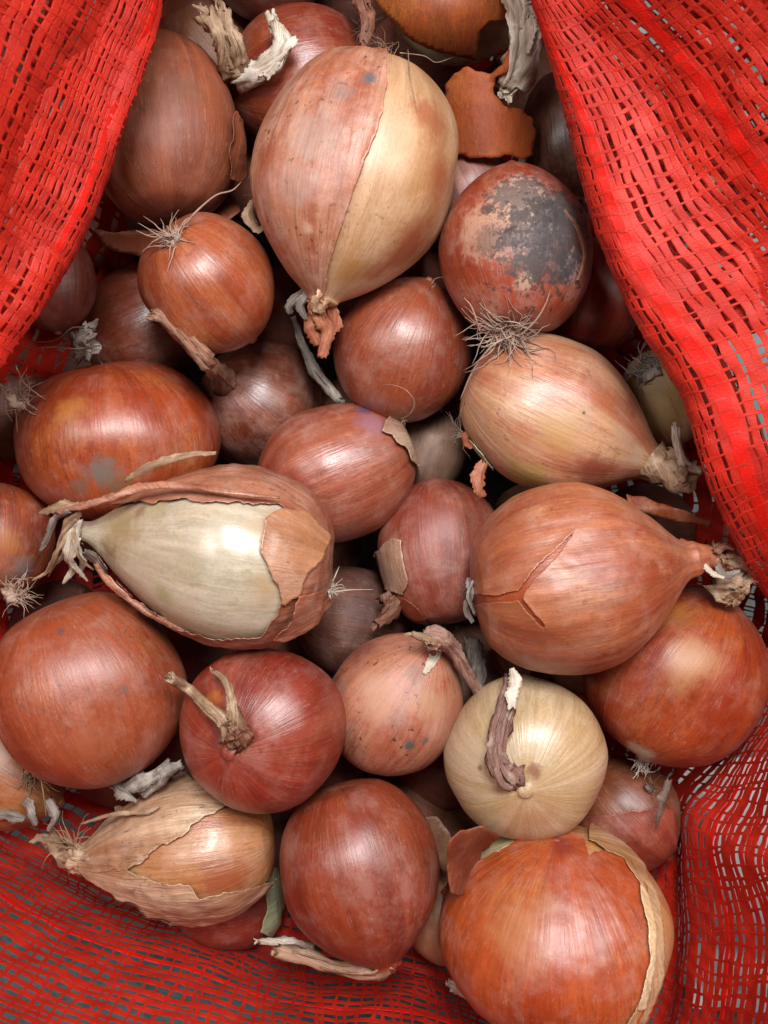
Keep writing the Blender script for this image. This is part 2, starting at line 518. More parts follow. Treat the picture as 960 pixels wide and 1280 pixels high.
def sheet(poly, zf, mat, name, stepx=4., thick=.0003, parent=None, amp=1.2, seed=2, base=None):
    """a loose papery piece: outline in photo pixels, height from zf(px,py)"""
    poly = rough_poly(poly, amp, 6, seed); Q = np.array(poly)
    x0, y0 = Q.min(0) - stepx; x1, y1 = Q.max(0) + stepx
    nx, ny = int((x1 - x0) / stepx) + 1, int((y1 - y0) / stepx) + 1
    G = np.array([[x0 + i * stepx, y0 + j * stepx] for j in range(ny) for i in range(nx)])
    F = [(j * nx + i, j * nx + i + 1, (j + 1) * nx + i + 1, (j + 1) * nx + i) for j in range(ny - 1) for i in range(nx - 1)]
    cs = np.array([[G[f[0]][0] + stepx / 2, G[f[0]][1] + stepx / 2] for f in F])
    sd, _ = poly_dist(cs, poly)
    F = [f for f, s_ in zip(F, sd) if s_ > 0]
    used = sorted({i for f in F for i in f}); mp = {i: k for k, i in enumerate(used)}
    cnt = {}
    for f in F:
        for a, b in zip(f, f[1:] + f[:1]):
            e = (min(a, b), max(a, b)); cnt[e] = cnt.get(e, 0) + 1
    bd = {i for e, c in cnt.items() if c == 1 for i in e}
    _, near = poly_dist(G, poly)
    V = []
    for i in used:
        p = near[i] if i in bd else G[i]
        V.append(at(p[0], p[1], zf(p[0], p[1])))
    b = base if base is not None else Vector((0, 0, 0))
    V = VL(v - b for v in V); V.fib = [(v.x * 160, v.y * 40, v.z * 40) for v in V]
    o = mesh_obj(name, V, [tuple(mp[i] for i in f)[::-1] for f in F], mat, parent)
    so = o.modifiers.new('s', 'SOLIDIFY'); so.thickness = thick; so.offset = -1
    return o
# ------------------------------------------------------------------ where every onion lies (photo pixels at its own depth)
random.seed(5)
SP = [  # key, centre, z, R, Hr, Hn, axis to the neck, elevation, profile options
 ('pinkbig', (712, 724), .006, 119, 130, 156, (.985, -.16), 0, dict(a=1.95, b=.98, nr=.19, nl=.10)),
 ('peeled', (290, 694), .002, 113, 132, 192, (-.985, -.16), 0, dict(a=1.65, b=1.05, nr=.11, nl=.03, lump=.02)),
 ('longtop', (442, 224), .0, 123, 158, 158, (-.24, .97), 0, dict(a=2.1, b=.76, nr=.15, nl=.02, lump=.045)),
 ('redneck', (328, 912), .0, 103, 96, 90, (-.95, .3), 70, dict(a=2.4, b=.55, nr=.10, nl=.04)),
 ('bigorange', (697, 1160), -.006, 139, 120, 122, (-.05, -1), 14, dict(a=2.2, b=.58, nr=.03, nl=.01)),
 ('shiny', (690, 518), -.006, 94, 122, 150, (.90, .44), 0, dict(a=1.9, b=.98, nr=.24, nl=.06)),
 ('mouldy', (645, 312), -.004, 94, 116, 114, (-.02, -1), -12, dict(a=1.9, b=.66, nr=.1, nl=.05, lump=.025)),
 ('brownleft', (112, 862), -.01, 118, 124, 122, (.35, .94), -10, dict(a=2.2, b=.56, nr=.09, nl=.06)),
 ('yellow', (656, 946), -.008, 100, 90, 88, (-.5, .85), 75, dict(a=2.3, b=.55, nr=.10, nl=.04)),
 ('rootyround', (261, 355), -.01, 81, 88, 90, (.62, .78), -32, dict(a=2.2, b=.58, nr=.1, nl=.05)),
 ('drop', (450, 1085), -.012, 99, 113, 122, (.27, .96), 6, dict(a=2.1, b=.76, nr=.2, nl=.02)),
 ('spotted', (495, 878), -.016, 83, 96, 96, (.5, -.86), 22, dict(a=2.0, b=.64, nr=.12, nl=.08)),
 ('pinkmid', (418, 591), -.016, 86, 106, 100, (-.88, .36), 8, dict(a=2.2, b=.56, nr=.1, nl=.04)),
 ('oldorange', (148, 552), -.02, 126, 104, 98, (.1, 1), -14, dict(a=2.2, b=.56, nr=.1, nl=.04, lump=.03)),
 ('plum', (503, 437), -.028, 86, 92, 94, (.38, -.92), 26, dict(a=2.0, b=.66, nr=.06, nl=.03)),
 ('gloss', (846, 838), -.03, 111, 120, 110, (.5, -.86), 12, dict(a=2.2, b=.6, nr=.13, nl=.05)),
 ('darkbig', (203, 162), -.022, 96, 122, 126, (-.12, -1), -6, dict(a=2.1, b=.62, nr=.1, nl=.05)),
 ('flaky', (550, 690), -.03, 79, 96, 94, (-.1, -1), -10, dict(a=2.2, b=.58, nr=.1, nl=.05)),
 ('papery', (248, 1058), -.022, 89, 102, 150, (-.99, .12), 0, dict(a=1.8, b=1.0, nr=.2, nl=.08, lump=.05)),
 ('topred', (378, 102), -.03, 88, 96, 96, (-.9, .2), 4, dict(a=2.1, b=.62, nr=.1, nl=.06)),
 ('topochre', (262, 56), -.03, 62, 84, 80, (.5, .85), 30, dict(a=2.0, b=.7, nr=.14, nl=.08)),
 ('greybrown', (325, 503), -.04, 77, 80, 80, (-.55, -.4), 48, dict(a=2.1, b=.6, nr=.16, nl=.1)),
 ('pinkback', (183, 408), -.042, 75, 80, 82, (-.9, .4), 0, dict(a=2.2, b=.58, nr=.1, nl=.05)),
 ('browngap', (780, 1016), -.045, 68, 68, 72, (.6, .6), 10, dict(a=2.2, b=.58, nr=.1, nl=.05)),
 ('smallred', (292, 1122), -.05, 60, 62, 82, (-1, .1), 0, dict(a=2.2, b=.58, nr=.1, nl=.05)),
 ('redbehind', (742, 372), -.04, 62, 70, 76, (.2, -1), 0, dict(a=2.2, b=.58, nr=.1, nl=.05)),
 ('tanroots', (832, 498), -.035, 52, 66, 64, (.5, .85), -25, dict(a=2.2, b=.58, nr=.1, nl=.05)),
 ('leftunder', (66, 350), -.035, 52, 64, 66, (.1, 1), 0, dict(a=2.2, b=.58, nr=.1, nl=.05)),
 ('leftedge', (2, 512), -.03, 66, 72, 74, (-1, 0), -40, dict(a=2.2, b=.58, nr=.1, nl=.05)),
 ('leftlow', (-6, 676), -.03, 70, 74, 76, (-.3, -1), -30, dict(a=2.2, b=.58, nr=.1, nl=.05)),
 ('darkright', (712, 170), -.045, 58, 84, 78, (.1, 1), 0, dict(a=2.2, b=.58, nr=.1, nl=.05)),
 ('greypink', (592, 242), -.03, 46, 50, 52, (-.5, -.9), 10, dict(a=2.2, b=.58, nr=.1, nl=.05)),
 ('topdark', (335, -62), -.02, 82, 82, 80, (1, 0), 0, dict(a=2.2, b=.58, nr=.1, nl=.05)),
 ('skinned', (575, -8), -.03, 80, 96, 96, (1, .2), 0, dict(a=2.2, b=.6, nr=.16, nl=.1)),
 ('deepred', (440, 775), -.075, 68, 70, 72, (1, .2), 0, dict(a=2.2, b=.58, nr=.1, nl=.05)),
 ('deepgrey', (606, 836), -.068, 56, 60, 62, (-.5, -.8), 0, dict(a=2.2, b=.58, nr=.1, nl=.05)),
 ('greymid', (536, 566), -.05, 46, 50, 52, (.2, -1), 0, dict(a=2.2, b=.58, nr=.1, nl=.05)),
 ('tanbottom', (556, 1146), -.035, 50, 56, 60, (.1, 1), 0, dict(a=2.1, b=.62, nr=.1, nl=.05)),
 ('orangecorner', (14, 968), -.04, 66, 68, 70, (.9, .5), 0, dict(a=2.2, b=.58, nr=.1, nl=.05)),
 ('deepmid', (520, 1010), -.06, 66, 70, 70, (.3, -1), 0, dict(a=2.2, b=.58, nr=.1, nl=.05)),
 ('deepleft', (92, 640), -.06, 60, 66, 70, (1, .3), 0, dict(a=2.2, b=.58, nr=.1, nl=.05)),
 ('deepcentre', (400, 420), -.07, 62, 66, 70, (.3, .3), 0, dict(a=2.2, b=.58, nr=.1, nl=.05)),
 ('deepright', (880, 620), -.075, 70, 76, 76, (.3, .8), 0, dict(a=2.2, b=.58, nr=.1, nl=.05)),
 ('deeptop', (300, 240), -.075, 70, 76, 76, (.3, .8), 0, dict(a=2.2, b=.58, nr=.1, nl=.05)),
]
FILL = []
_r = random.Random(4)
for iy in range(-1, 9):
    for ix in range(-1, 8):
        x = 60 + ix * 134 + (67 if iy % 2 else 0) + _r.uniform(-22, 22); y = -30 + iy * 138 + _r.uniform(-22, 22)
        if x > 965 or (x > 880 and not 380 < y < 800) or (x < 240 and y > 1020) or y > 1120 or (x < 120 and y > 900) or (x > 780 and y > 860): continue
        s_ = _r.uniform(.85, 1.1)
        FILL.append(('deep%d' % len(FILL), (x, y), -.088 - _r.uniform(0, .014), 60 * s_, 62 * s_, 64 * s_, (_r.uniform(-1, 1), _r.uniform(-1, 1)), _r.uniform(-30, 30), dict(a=2.2, b=.58, nr=.1, nl=.05)))
FILL += [('deepx%d' % i, c_, -.092, 58, 60, 62, (1, .4), 10, dict(a=2.2, b=.58, nr=.1, nl=.05)) for i, c_ in enumerate([(350, 395), (505, 1015), (250, 800), (120, 310), (25, 430), (95, 465)])]
SP = [q for q in SP if not q[0] in ('deepmid', 'deepleft', 'deepcentre', 'deepright', 'deeptop')]
def settle():
    """let each onion sink until it no longer pushes into the ones listed above it"""
    done = []; rnd = np.random.RandomState(1)
    U = rnd.normal(size=(260, 3)); U /= np.linalg.norm(U, axis=1)[:, None]
    res = []
    for (k, c, z, R, Hr, Hn, ax, el, o) in SP:
        while True:
            f = KP * (D - z) / D
            C = np.array(at(c[0], c[1], z)); ev = math.radians(el)
            h = np.array([ax[0], -ax[1], 0.]); h /= np.linalg.norm(h)
            A = h * math.cos(ev) + np.array([0, 0, math.sin(ev)])
            H = (Hr + Hn) / 2 * f; Rm = R * f; C2 = C + A * (Hn - Hr) * f * .35
            along = U @ A; P = C2 + (U - np.outer(along, A)) * Rm + np.outer(along, A) * H
            bad = 0
            for (C0, A0, R0, H0) in done:
                d = P - C0; t = d @ A0; q = d - np.outer(t, A0)
                m = np.sqrt((q ** 2).sum(1) / R0 ** 2 + t ** 2 / H0 ** 2)
                bad = max(bad, (1 - m.min()) * R0)
            if bad < .0035 or z < -.088: break
            z -= .003
        done.append((C2, A, Rm, H)); res.append((k, c, z, R, Hr, Hn, ax, el, o))
    return res
for (k, c, z, R, Hr, Hn, ax, el, o) in settle():
    Onion(k, c, z, R, Hr, Hn, ax, el, **o)
O = ONIONS
for (k, c, z, R, Hr, Hn, ax, el, o) in FILL: Onion(k, c, z, R, Hr, Hn, ax, el, **o)
print('SETTLED', {k: round(o.z, 3) for k, o in O.items()})

# ------------------------------------------------------------------ surface marks that belong to single onions
O['mouldy'].patch(608, 285, 48, 'b08870', .75, 240, .8).patch(650, 240, 44, 'a89486', .7, 240, .7).patch(688, 280, 46, '8c807c', .7, 260, .3).patch(715, 330, 24, '8a7c78', .8, 300, 1.)
O['mouldy'].patch(662, 330, 22, '4a3834', .8, 380, 1.6).patch(700, 335, 20, '4a403e', .8, 380, 1.6).patch(640, 296, 15, '3a2a28', .85, 420, 1.4).patch(700, 262, 26, '5a5352', .8, 420, 1.2).patch(676, 300, 20, '5c5250', .7, 420, 1.6).patch(608, 262, 9, '4a3028', .8, 600, 1.2).patch(655, 352, 14, 'b08a70', .7, 300, 1.)
O['mouldy'].patch(684, 300, 50, '2c2422', .75, 260, 1.9).patch(650, 245, 34, '3c302c', .7, 420, 1.9).patch(705, 270, 34, '3a3230', .65, 300, 1.8).patch(612, 300, 26, '3a2622', .6, 800, .9)
O['peeled'].patch(330, 660, 30, 'ae8a66', .6, 110, .1).patch(335, 740, 34, 'ae8a66', .6, 110, .1).patch(200, 632, 22, 'a08a5c', .5, 160, .2).patch(220, 780, 26, 'a0905c', .5, 160, .2)
O['longtop'].patch(390, 170, 50, 'a3897d', .6, 220, .4).patch(462, 100, 13, '55535a', .9, 260, .5).patch(430, 118, 20, '70605a', .5, 500, .3).patch(385, 285, 10, 'c09a80', .7, 260, .5).patch(372, 235, 34, '9c8075', .5, 200, .4)
O['oldorange'].patch(128, 590, 26, '6c6057', .9, 300, .45).patch(150, 610, 22, '7c5a3e', .8, 300, .45).patch(100, 608, 16, '6a5548', .7, 420, .4).patch(90, 510, 26, 'b87434', .7, 130, .4)
O['spotted'].patch(512, 932, 11, '4c4a45', .95, 420, .4).patch(532, 926, 7, '5a554e', .85, 500, .4).patch(518, 840, 18, '7c655a', .5, 420, .3).patch(500, 900, 20, '7a6a5e', .35, 500, .3).patch(470, 870, 40, 'b88a72', .6, 130, .4).patch(540, 880, 30, 'b08768', .6, 160, .4).patch(450, 815, 30, '7d3634', .6, 120, .4)
O['brownleft'].patch(75, 790, 7, '4d3a36', .8, 240, .5).patch(155, 862, 8, '5d4840', .6, 300, .5).patch(120, 930, 40, 'a85c3a', .5, 120, .4)
O['pinkmid'].patch(455, 512, 15, '52405c', .8, 200, .45).patch(466, 530, 26, '8d6272', .7, 130, .4).patch(360, 640, 36, '96402c', .5, 120, .4)
O['shiny'].patch(655, 595, 40, 'a88a4c', .75, 110, .4).patch(745, 590, 44, '7e3324', .75, 110, .35).patch(790, 500, 30, '7e3626', .6, 120, .4).patch(700, 540, 40, 'b48a58', .6, 110, .4).patch(605, 470, 24, '9a4a30', .5, 130, .4).patch(730, 516, 3, '5a3a18', .9, 300, .5).patch(795, 572, 20, 'c2a184', .7, 130, .4)
O['gloss'].patch(865, 830, 50, 'ae7442', .8, 90, .35).patch(905, 755, 24, '8a3420', .6, 130, .4).patch(850, 770, 34, 'a8743f', .45, 120, .1).patch(800, 940, 22, 'b0a58c', .9, 200, .5)
O['redneck'].patch(262, 880, 20, 'b8702c', .85, 130, .4).patch(300, 928, 16, '9a7452', .8, 220, .4).patch(270, 925, 18, '6c1a10', .6, 130, .4)
O['yellow'].patch(668, 965, 13, '8a5233', .85, 200, .5).patch(600, 960, 5, '6a5520', .7, 400, .5).patch(670, 1020, 40, 'a8683a', .5, 100, .3)
O['flaky'].patch(545, 650, 40, '8a4038', .5, 110, .4)
O['papery'].patch(150, 1040, 50, 'a4844e', .8, 130, .4).patch(280, 1100, 40, '9c4f28', .8, 120, .4)
O['bigorange'].patch(650, 1160, 60, 'bb7d4f', .55, 90, .3).patch(700, 1060, 22, '8a2c1c', .8, 120, .4)
O['darkbig'].patch(235, 110, 26, '7a4a2a', .5, 120, .4)
O['orangecorner'].patch(2, 935, 24, 'b59a88', .85, 140, .5)
O['leftlow'].patch(30, 712, 26, '6c5a56', .8, 220, .5).patch(10, 680, 22, 'a9641e', .7, 120, .4)
O['topochre'].patch(232, 65, 18, 'd8cfc0', .8, 150, .6).patch(275, 35, 30, '8a5a34', .6, 120, .4)
O['tanroots'].patch(815, 520, 40, 'a88a60', .8, 100, .4)

def S(key, c1, c2, c3, **kw):
    return skin_mat('skin_' + key, c1, c2, c3, ONIONS[key].seed % 31, patches=O[key].patches, **kw)

# ------------------------------------------------------------------ bulbs
B = lambda key, label, mat: O[key].build(label, mat)
B('pinkbig', 'large pinkish onion with a forked crack, its neck pointing right', S('pinkbig', 'ac6848', '9a5036', 'bb8666', rough=.40, dust=.25, vein_amt=.25))
flesh = dict(tone=.74, vein='8f8a60', vein_amt=.3, dust=.12, speck=.15, rough=.22, streak=.8, sss=.25, bump=.12)
O['peeled'].patch(150, 660, 50, '96774a', .7, 150, .2).patch(205, 745, 22, '8c8a4a', .5, 170, .3).patch(135, 690, 20, '7a5526', .7, 240, .3).patch(175, 640, 14, '8a5a28', .6, 240, .3)
B('peeled', 'half peeled onion lying on its side, its pale greenish flesh showing', S('peeled', 'd0c0a8', 'bfad92', 'd8cdba', **flesh))
O['longtop'].patch(512, 310, 56, 'a04c22', .8, 90, .3).patch(552, 225, 40, 'a2522a', .75, 90, .2).patch(545, 150, 36, 'a05a38', .7, 120, .2).patch(470, 340, 26, 'a45226', .7, 120, .2).patch(500, 180, 20, 'a88a60', .5, 140, .3).patch(530, 140, 24, 'a8603a', .7, 120, .3).patch(440, 335, 34, 'a87434', .7, 90, .3)
B('longtop', 'long pear shaped onion with one golden half laid bare and its neck pointing down', S('longtop', 'ba9472', 'ac7e58', 'c4a486', vein='94552a', vein_amt=.35, dust=.15, speck=.25, rough=.42, bump=.2, streak=.6))
B('redneck', 'bright red round onion with two dry stalks sprouting from its upturned neck', S('redneck', '9c4632', '883426', 'aa5e48', rough=.34, dust=.2, vein='6c1a10', vein_amt=.45))
B('bigorange', 'biggest orange onion at the bottom with pale layered skins on its right side', S('bigorange', 'c58e62', 'bb7a4e', 'cfa781', rough=.4, dust=.2))
B('shiny', 'shiny pink and tan onion with a pale green sliver beside its root end', S('shiny', 'ac684e', 'b88a6a', 'c09478', rough=.34, dust=.3))
B('mouldy', 'upright egg shaped onion with grey mould on top and a shaggy root tuft below', S('mouldy', 'a04a2e', '94402a', 'b07a62', rough=.38, dust=.35, speck=.6))
B('brownleft', 'large smooth matt brown onion at the left edge below the half peeled one', S('brownleft', 'a05236', '964628', 'ac684a', rough=.40, dust=.22, streak=.7))
B('yellow', 'yellow tan onion with its neck towards the viewer and a brown stalk lying over it', S('yellow', 'bca384', 'ae906a', 'c8b69c', vein='8a6a44', vein_amt=.4, dust=.08, rough=.30, streak=.8, speck=.2))
B('rootyround', 'small round orange brown onion with curly pale roots on its upper left', S('rootyround', 'a85c3c', '9a482a', 'b87a58', rough=.32, dust=.25))
B('drop', 'red brown drop shaped onion at the bottom with its stalk bent to the left', S('drop', '94452c', '823420', 'a0583e', rough=.36, dust=.25, streak=.6))
B('spotted', 'pale pinkish onion with grey black spots between the bright red and the yellow onion', S('spotted', 'b0725a', 'a45a44', 'b98a70', rough=.45, dust=.35, speck=.9))
B('pinkmid', 'smooth pink onion with a torn skin cap and a curly root at its right end', S('pinkmid', 'a05a46', '8e4230', 'ae7260', rough=.30, dust=.3, streak=1.1))
B('oldorange', 'wide orange onion with a yellow patch and grey stains above the half peeled one', S('oldorange', 'a5502c', '963c1c', 'b87040', rough=.36, dust=.2))
B('plum', 'smooth dark reddish brown onion in the middle under the shaggy root tuft', S('plum', '944a32', '843a28', '9c604c', rough=.34, dust=.25, streak=.5))
B('gloss', 'glossy orange brown onion at the right edge under the large pinkish one', S('gloss', 'a24a26', '8f3418', 'b2642e', rough=.34, dust=.2, streak=.7))
B('darkbig', 'big dull brown onion at the top left tucked under the net flap', S('darkbig', '985030', '86401f', 'a05e3c', rough=.58, dust=.12, streak=.8))
B('flaky', 'dull red onion with a flaking pale skin scale beside the large pinkish one', S('flaky', '9c5240', '8c3c2c', 'a8705c', rough=.42, dust=.3))
B('papery', 'yellowish onion in loose torn papery skins with a shaggy neck at the lower left', S('papery', 'b27c56', 'a4623c', 'c09a72', rough=.32, dust=.3, bump=.6, coat=.1))
B('topred', 'red brown onion at the top behind the long pear shaped one', S('topred', '984a30', '883622', 'a46850', rough=.34, dust=.25))
B('topochre', 'ochre onion near the top with two split pale stalks', S('topochre', '7e4a28', '6e3420', '96683c', rough=.5, dust=.2))
B('greybrown', 'small greyish brown onion with its dried stalk bent up to the left', S('greybrown', '864834', '743828', '94695c', rough=.32, dust=.4))
B('pinkback', 'dim pinkish onion behind the small round one with curly roots', S('pinkback', '8e4a36', '7c3828', '9a624e', rough=.26, dust=.3, coat=.1))
B('browngap', 'brown onion half hidden between the yellow onion and the red net', S('browngap', '8a4c2e', '763a24', '9c6a48', rough=.4, dust=.2))
B('smallred', 'small dusky red onion under the papery yellowish one', S('smallred', '963c2c', '842c20', 'a05444', rough=.4, dust=.3))
B('redbehind', 'plain orange red onion behind the mouldy one against the right net flap', S('redbehind', '963420', '842616', '9c4428', rough=.4, dust=.12))
B('tanroots', 'pale tan onion with matted grey roots peeping out beside the right net flap', S('tanroots', 'a68658', '94703c', 'b29c76', rough=.5, dust=.3))
B('leftunder', 'dark red onion mostly hidden under the left net flap', S('leftunder', '7e3024', '6c241a', '8a4434', rough=.5, dust=.2))
B('leftedge', 'brown onion with a ragged root mat cut off by the left edge', S('leftedge', '7a3e24', '6a3020', '8e5c3a', rough=.5, dust=.3))
B('leftlow', 'orange onion with a greyish root end cut off by the left edge', S('leftlow', '9a4a26', '84361c', 'a8622e', rough=.45, dust=.3))
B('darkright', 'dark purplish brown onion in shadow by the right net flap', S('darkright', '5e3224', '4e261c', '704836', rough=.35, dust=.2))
B('greypink', 'pinkish grey onion tip showing above the mouldy onion', S('greypink', '9a6a5e', '8a5a50', 'a8847a', rough=.45, dust=.4))
B('topdark', 'dark brown onion cut off by the top edge', S('topdark', '6c3020', '5a241a', '7a4430', rough=.45, dust=.15))
B('skinned', 'pale onion at the top whose orange outer skin is coming away', S('skinned', 'd0c9a4', 'c4bc94', 'dad6bc', **flesh))
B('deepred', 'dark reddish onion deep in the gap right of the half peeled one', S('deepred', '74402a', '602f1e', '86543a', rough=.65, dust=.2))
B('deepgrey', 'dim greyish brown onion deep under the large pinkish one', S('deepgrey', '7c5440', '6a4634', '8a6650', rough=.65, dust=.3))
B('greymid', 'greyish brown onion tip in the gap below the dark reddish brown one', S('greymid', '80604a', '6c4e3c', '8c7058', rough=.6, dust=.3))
B('tanbottom', 'dull tan onion wedged between the drop shaped and the biggest orange onion', S('tanbottom', '9c6c4c', '8a563a', 'ac8664', rough=.5, dust=.3))
B('orangecorner', 'light orange onion at the lower left edge under the smooth brown one', S('orangecorner', 'a4602f', '94501f', 'b08050', rough=.45, dust=.3))
NICK = dict(pinkbig='large pinkish onion', peeled='half peeled onion', longtop='long pear shaped onion', redneck='bright red onion', bigorange='biggest orange onion',
    shiny='shiny tan onion', mouldy='mouldy onion', brownleft='smooth brown onion', yellow='yellow onion', rootyround='small round onion', drop='drop shaped onion', spotted='spotted onion',
    pinkmid='smooth pink onion', oldorange='wide orange onion', plum='dark reddish onion', gloss='glossy onion', darkbig='big dull onion', flaky='flaking onion', papery='papery onion', topred='red brown onion', greybrown='greyish stalked onion', redbehind='plain orange red onion')
deepm = [skin_mat('skin_deep_shaded', *cc, 40 + i, rough=.68, dust=.06) for i, cc in enumerate((('7c3c26', '66301c', '8a5236'), ('804828', '6a3a20', '8e6040'), ('6e3420', '5a2a1a', '7c4c34')))]  # browns darkened so the colour carries some shade of the gaps
used_labels = set()
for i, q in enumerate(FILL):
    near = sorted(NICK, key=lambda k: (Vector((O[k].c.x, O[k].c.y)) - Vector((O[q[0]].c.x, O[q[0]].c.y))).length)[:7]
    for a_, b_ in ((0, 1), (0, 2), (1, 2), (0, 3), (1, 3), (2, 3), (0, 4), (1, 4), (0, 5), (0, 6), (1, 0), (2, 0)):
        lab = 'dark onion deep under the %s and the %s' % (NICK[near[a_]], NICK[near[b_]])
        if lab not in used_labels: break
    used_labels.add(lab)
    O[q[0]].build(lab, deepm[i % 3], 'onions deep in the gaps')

# ------------------------------------------------------------------ dry matter materials
tan = dry_mat('dry_tan_fibre', '9c7c60', '7c5a42', 'b89c80', 1)
brn = dry_mat('dry_brown_fibre', '7c4e38', '5c3628', '95684e', 2)
grey = dry_mat('dry_grey_fibre', '857a70', '5c5048', 'a89e94', 3)
pale = dry_mat('dry_pale_fibre', 'cdbfae', 'a48d74', 'e0d8ca', 4)
rootm = dry_mat('root_fibre', 'b0907e', '80654f', 'bda592', 5)
rootd = dry_mat('dark_root_fibre', '6c564a', '4c3a30', '8a7264', 6)

# ================= large pinkish onion: outer skin with a forked crack, neck, stalk, root end
o = O['pinkbig']
crack = [(585, 742), (618, 744), (648, 738), (664, 716), (692, 690), (714, 668), (720, 662), (716, 670), (700, 690), (672, 720), (655, 742), (654, 748), (670, 768), (682, 782), (678, 784), (662, 768), (648, 750), (620, 753), (590, 756)]
darkunder = S('pinkbig', 'a5502f', '94401f', 'b06240', rough=.35, dust=.05); darkunder.name = 'skin_under_crack'
o.bulb.data.materials[0] = darkunder
shell(o, crack, False, .0004, o.mat, lift=.0006, thick=.0003, nu=420, nv=300, amp=.8, name='outer_skin')
stem(o, P3([(845, 700, .006), (872, 694, .008), (898, 698, .004)]), [24, 15, 13], o.mat, 0, name='neck', ridge=.25, side_strips=0)
stem(o, P3([(890, 695, .005), (915, 702, .002), (940, 708, .0), (985, 716, -.004)]), [15, 11, 8, 5], tan, 4, 12, .55, 5, .7)
for q, w, m in (([(895, 690), (905, 682), (918, 686)], 5, brn), ([(898, 706), (908, 718), (925, 714)], 5, grey), ([(880, 704), (892, 716), (906, 722)], 4, pale)):
    V, F = strip_geo(spline([at(x, y, .012) for x, y in q], 10), [w * o.f, w * o.f, w * .4 * o.f], .5, roll=.3)
    mesh_obj('stalk_shred', o.loc(V), F, m, o.root)
roots(o, at(588, 742, -.004), (-1, -.1, -.15), 26, 22, rootd, spread=.9, rad=1.5, plate=9, droop=.1)
for (p, w) in (([(586, 722, .012), (590, 742, .014), (584, 762, .010), (592, 778, .008)], 6), ([(592, 726, .014), (586, 745, .015), (594, 768, .012)], 3)):
    V, F = strip_geo(spline([at(*q) for q in p], 12), [w * o.f * .6, w * o.f, w * o.f * .5], .4, roll=.5, seed=w)
    mesh_obj('root_skin_shred', o.loc(V), F, grey, o.root)

# ================= half peeled onion
o = O['peeled']
brown_p = skin_mat('peeled_onion_outer_skin', 'a8705a', '985a44', 'b8907a', 11.3, rough=.36, dust=.4, bump=.6)
bare = [(92, 652), (112, 640), (135, 634), (165, 628), (215, 626), (270, 628), (330, 631), (352, 634), (338, 650), (330, 676), (338, 700), (346, 725), (352, 745), (345, 765), (325, 792), (300, 797), (258, 798), (215, 782), (175, 752), (140, 718), (115, 690), (96, 668)]
shell(o, bare, False, .0008, brown_p, lift=.0010, thick=.0003, nu=380, nv=280, amp=1.8, name='outer_skin', seed=4, wave=.0009)
# a see-through brown rag still stuck to the right end
shell(o, [(332, 648), (352, 636), (385, 640), (412, 670), (400, 700), (385, 715), (375, 742), (352, 758), (350, 738), (336, 712), (326, 690)], True, .0017, skin_mat('peeled_onion_inner_skin', 'ae7a5c', 'a06a4a', 'b8907a', 12.9, rough=.34, dust=.3), lift=.0006, thick=.0002, name='inner_skin', seed=6, wave=.0004)
shell(o, [(372, 745), (400, 738), (412, 750), (400, 775), (368, 798), (340, 800), (360, 778)], True, .0034, brown_p, lift=.001, name='skin_scale', seed=8, wave=.001)
# rolled lower rim of the torn skin and the ragged collar at the neck
V, F = join([strip_geo(spline([at(*p) for p in [(112, 692, .004), (128, 720, .010), (160, 750, .012), (205, 778, .014), (250, 795, .012), (300, 803, .006)]], 30), [.0014, .0018, .0020, .0016, .0008], .35, roll=-.5, seed=3)])
mesh_obj('rolled_skin_edge', o.loc(V), F, brown_p, o.root)
V, F = strip_geo(spline([at(*p) for p in [(70, 640, .012), (100, 632, .020), (135, 622, .026), (175, 608, .028), (225, 606, .033), (290, 615, .038), (350, 622, .032)]], 34), [.0008, .0015, .0016, .0018, .0015, .0010, .0005], .35, roll=.35, seed=5)
mesh_obj('torn_skin_edge', o.loc(V), F, brown_p, o.root)
V, F = strip_geo(spline([at(*p) for p in [(155, 600, .012), (190, 580, .018), (235, 568, .022), (270, 566, .02)]], 20), [.0010, .0018, .0016, .0006], .5, roll=.2, seed=8)
mesh_obj('torn_skin_edge', o.loc(V), F, tan, o.root)
random.seed(21)
shr = [[(98, 636), (75, 632), (48, 640)], [(100, 640), (82, 655), (80, 690), (66, 706)], [(96, 650), (80, 668), (72, 700), (60, 722)], [(100, 650), (95, 680), (104, 700), (100, 722)], [(92, 655), (84, 690), (90, 712), (78, 730)],
       [(88, 660), (70, 690), (58, 715), (40, 726)], [(92, 664), (100, 695), (118, 712)], [(98, 672), (88, 700), (100, 716), (110, 727)], [(105, 690), (118, 700), (128, 712), (134, 730)], [(86, 640), (68, 650), (60, 672), (50, 690)]]
for i, q in enumerate(shr):
    w = random.uniform(3, 7) if i else 9
    pts = [at(x, y, .016 - .006 * k + random.uniform(-.003, .003)) for k, (x, y) in enumerate(q)]
    V, F = strip_geo(spline(pts, 14), [w * .7 * o.f, w * o.f, w * .8 * o.f, w * .3 * o.f], .55, roll=random.uniform(-.8, .8), rolladd=random.uniform(-1, 1), seed=i * 2.3)
    mesh_obj('neck_shred', o.loc(V), F, random.choice([tan, pale, grey, tan]), o.root)
roots(o, at(410, 735, .0), (1, .0, .25), 26, 24, pale, .8, 1.6, plate=6, explicit=[[at(412, 742, .006), at(432, 738, .01), at(448, 737, .008), at(467, 737, .004)], [at(412, 735, .006), at(418, 722, .012), at(424, 708, .01)], [at(410, 738, .004), at(414, 752, .008), at(412, 762, .006)]])

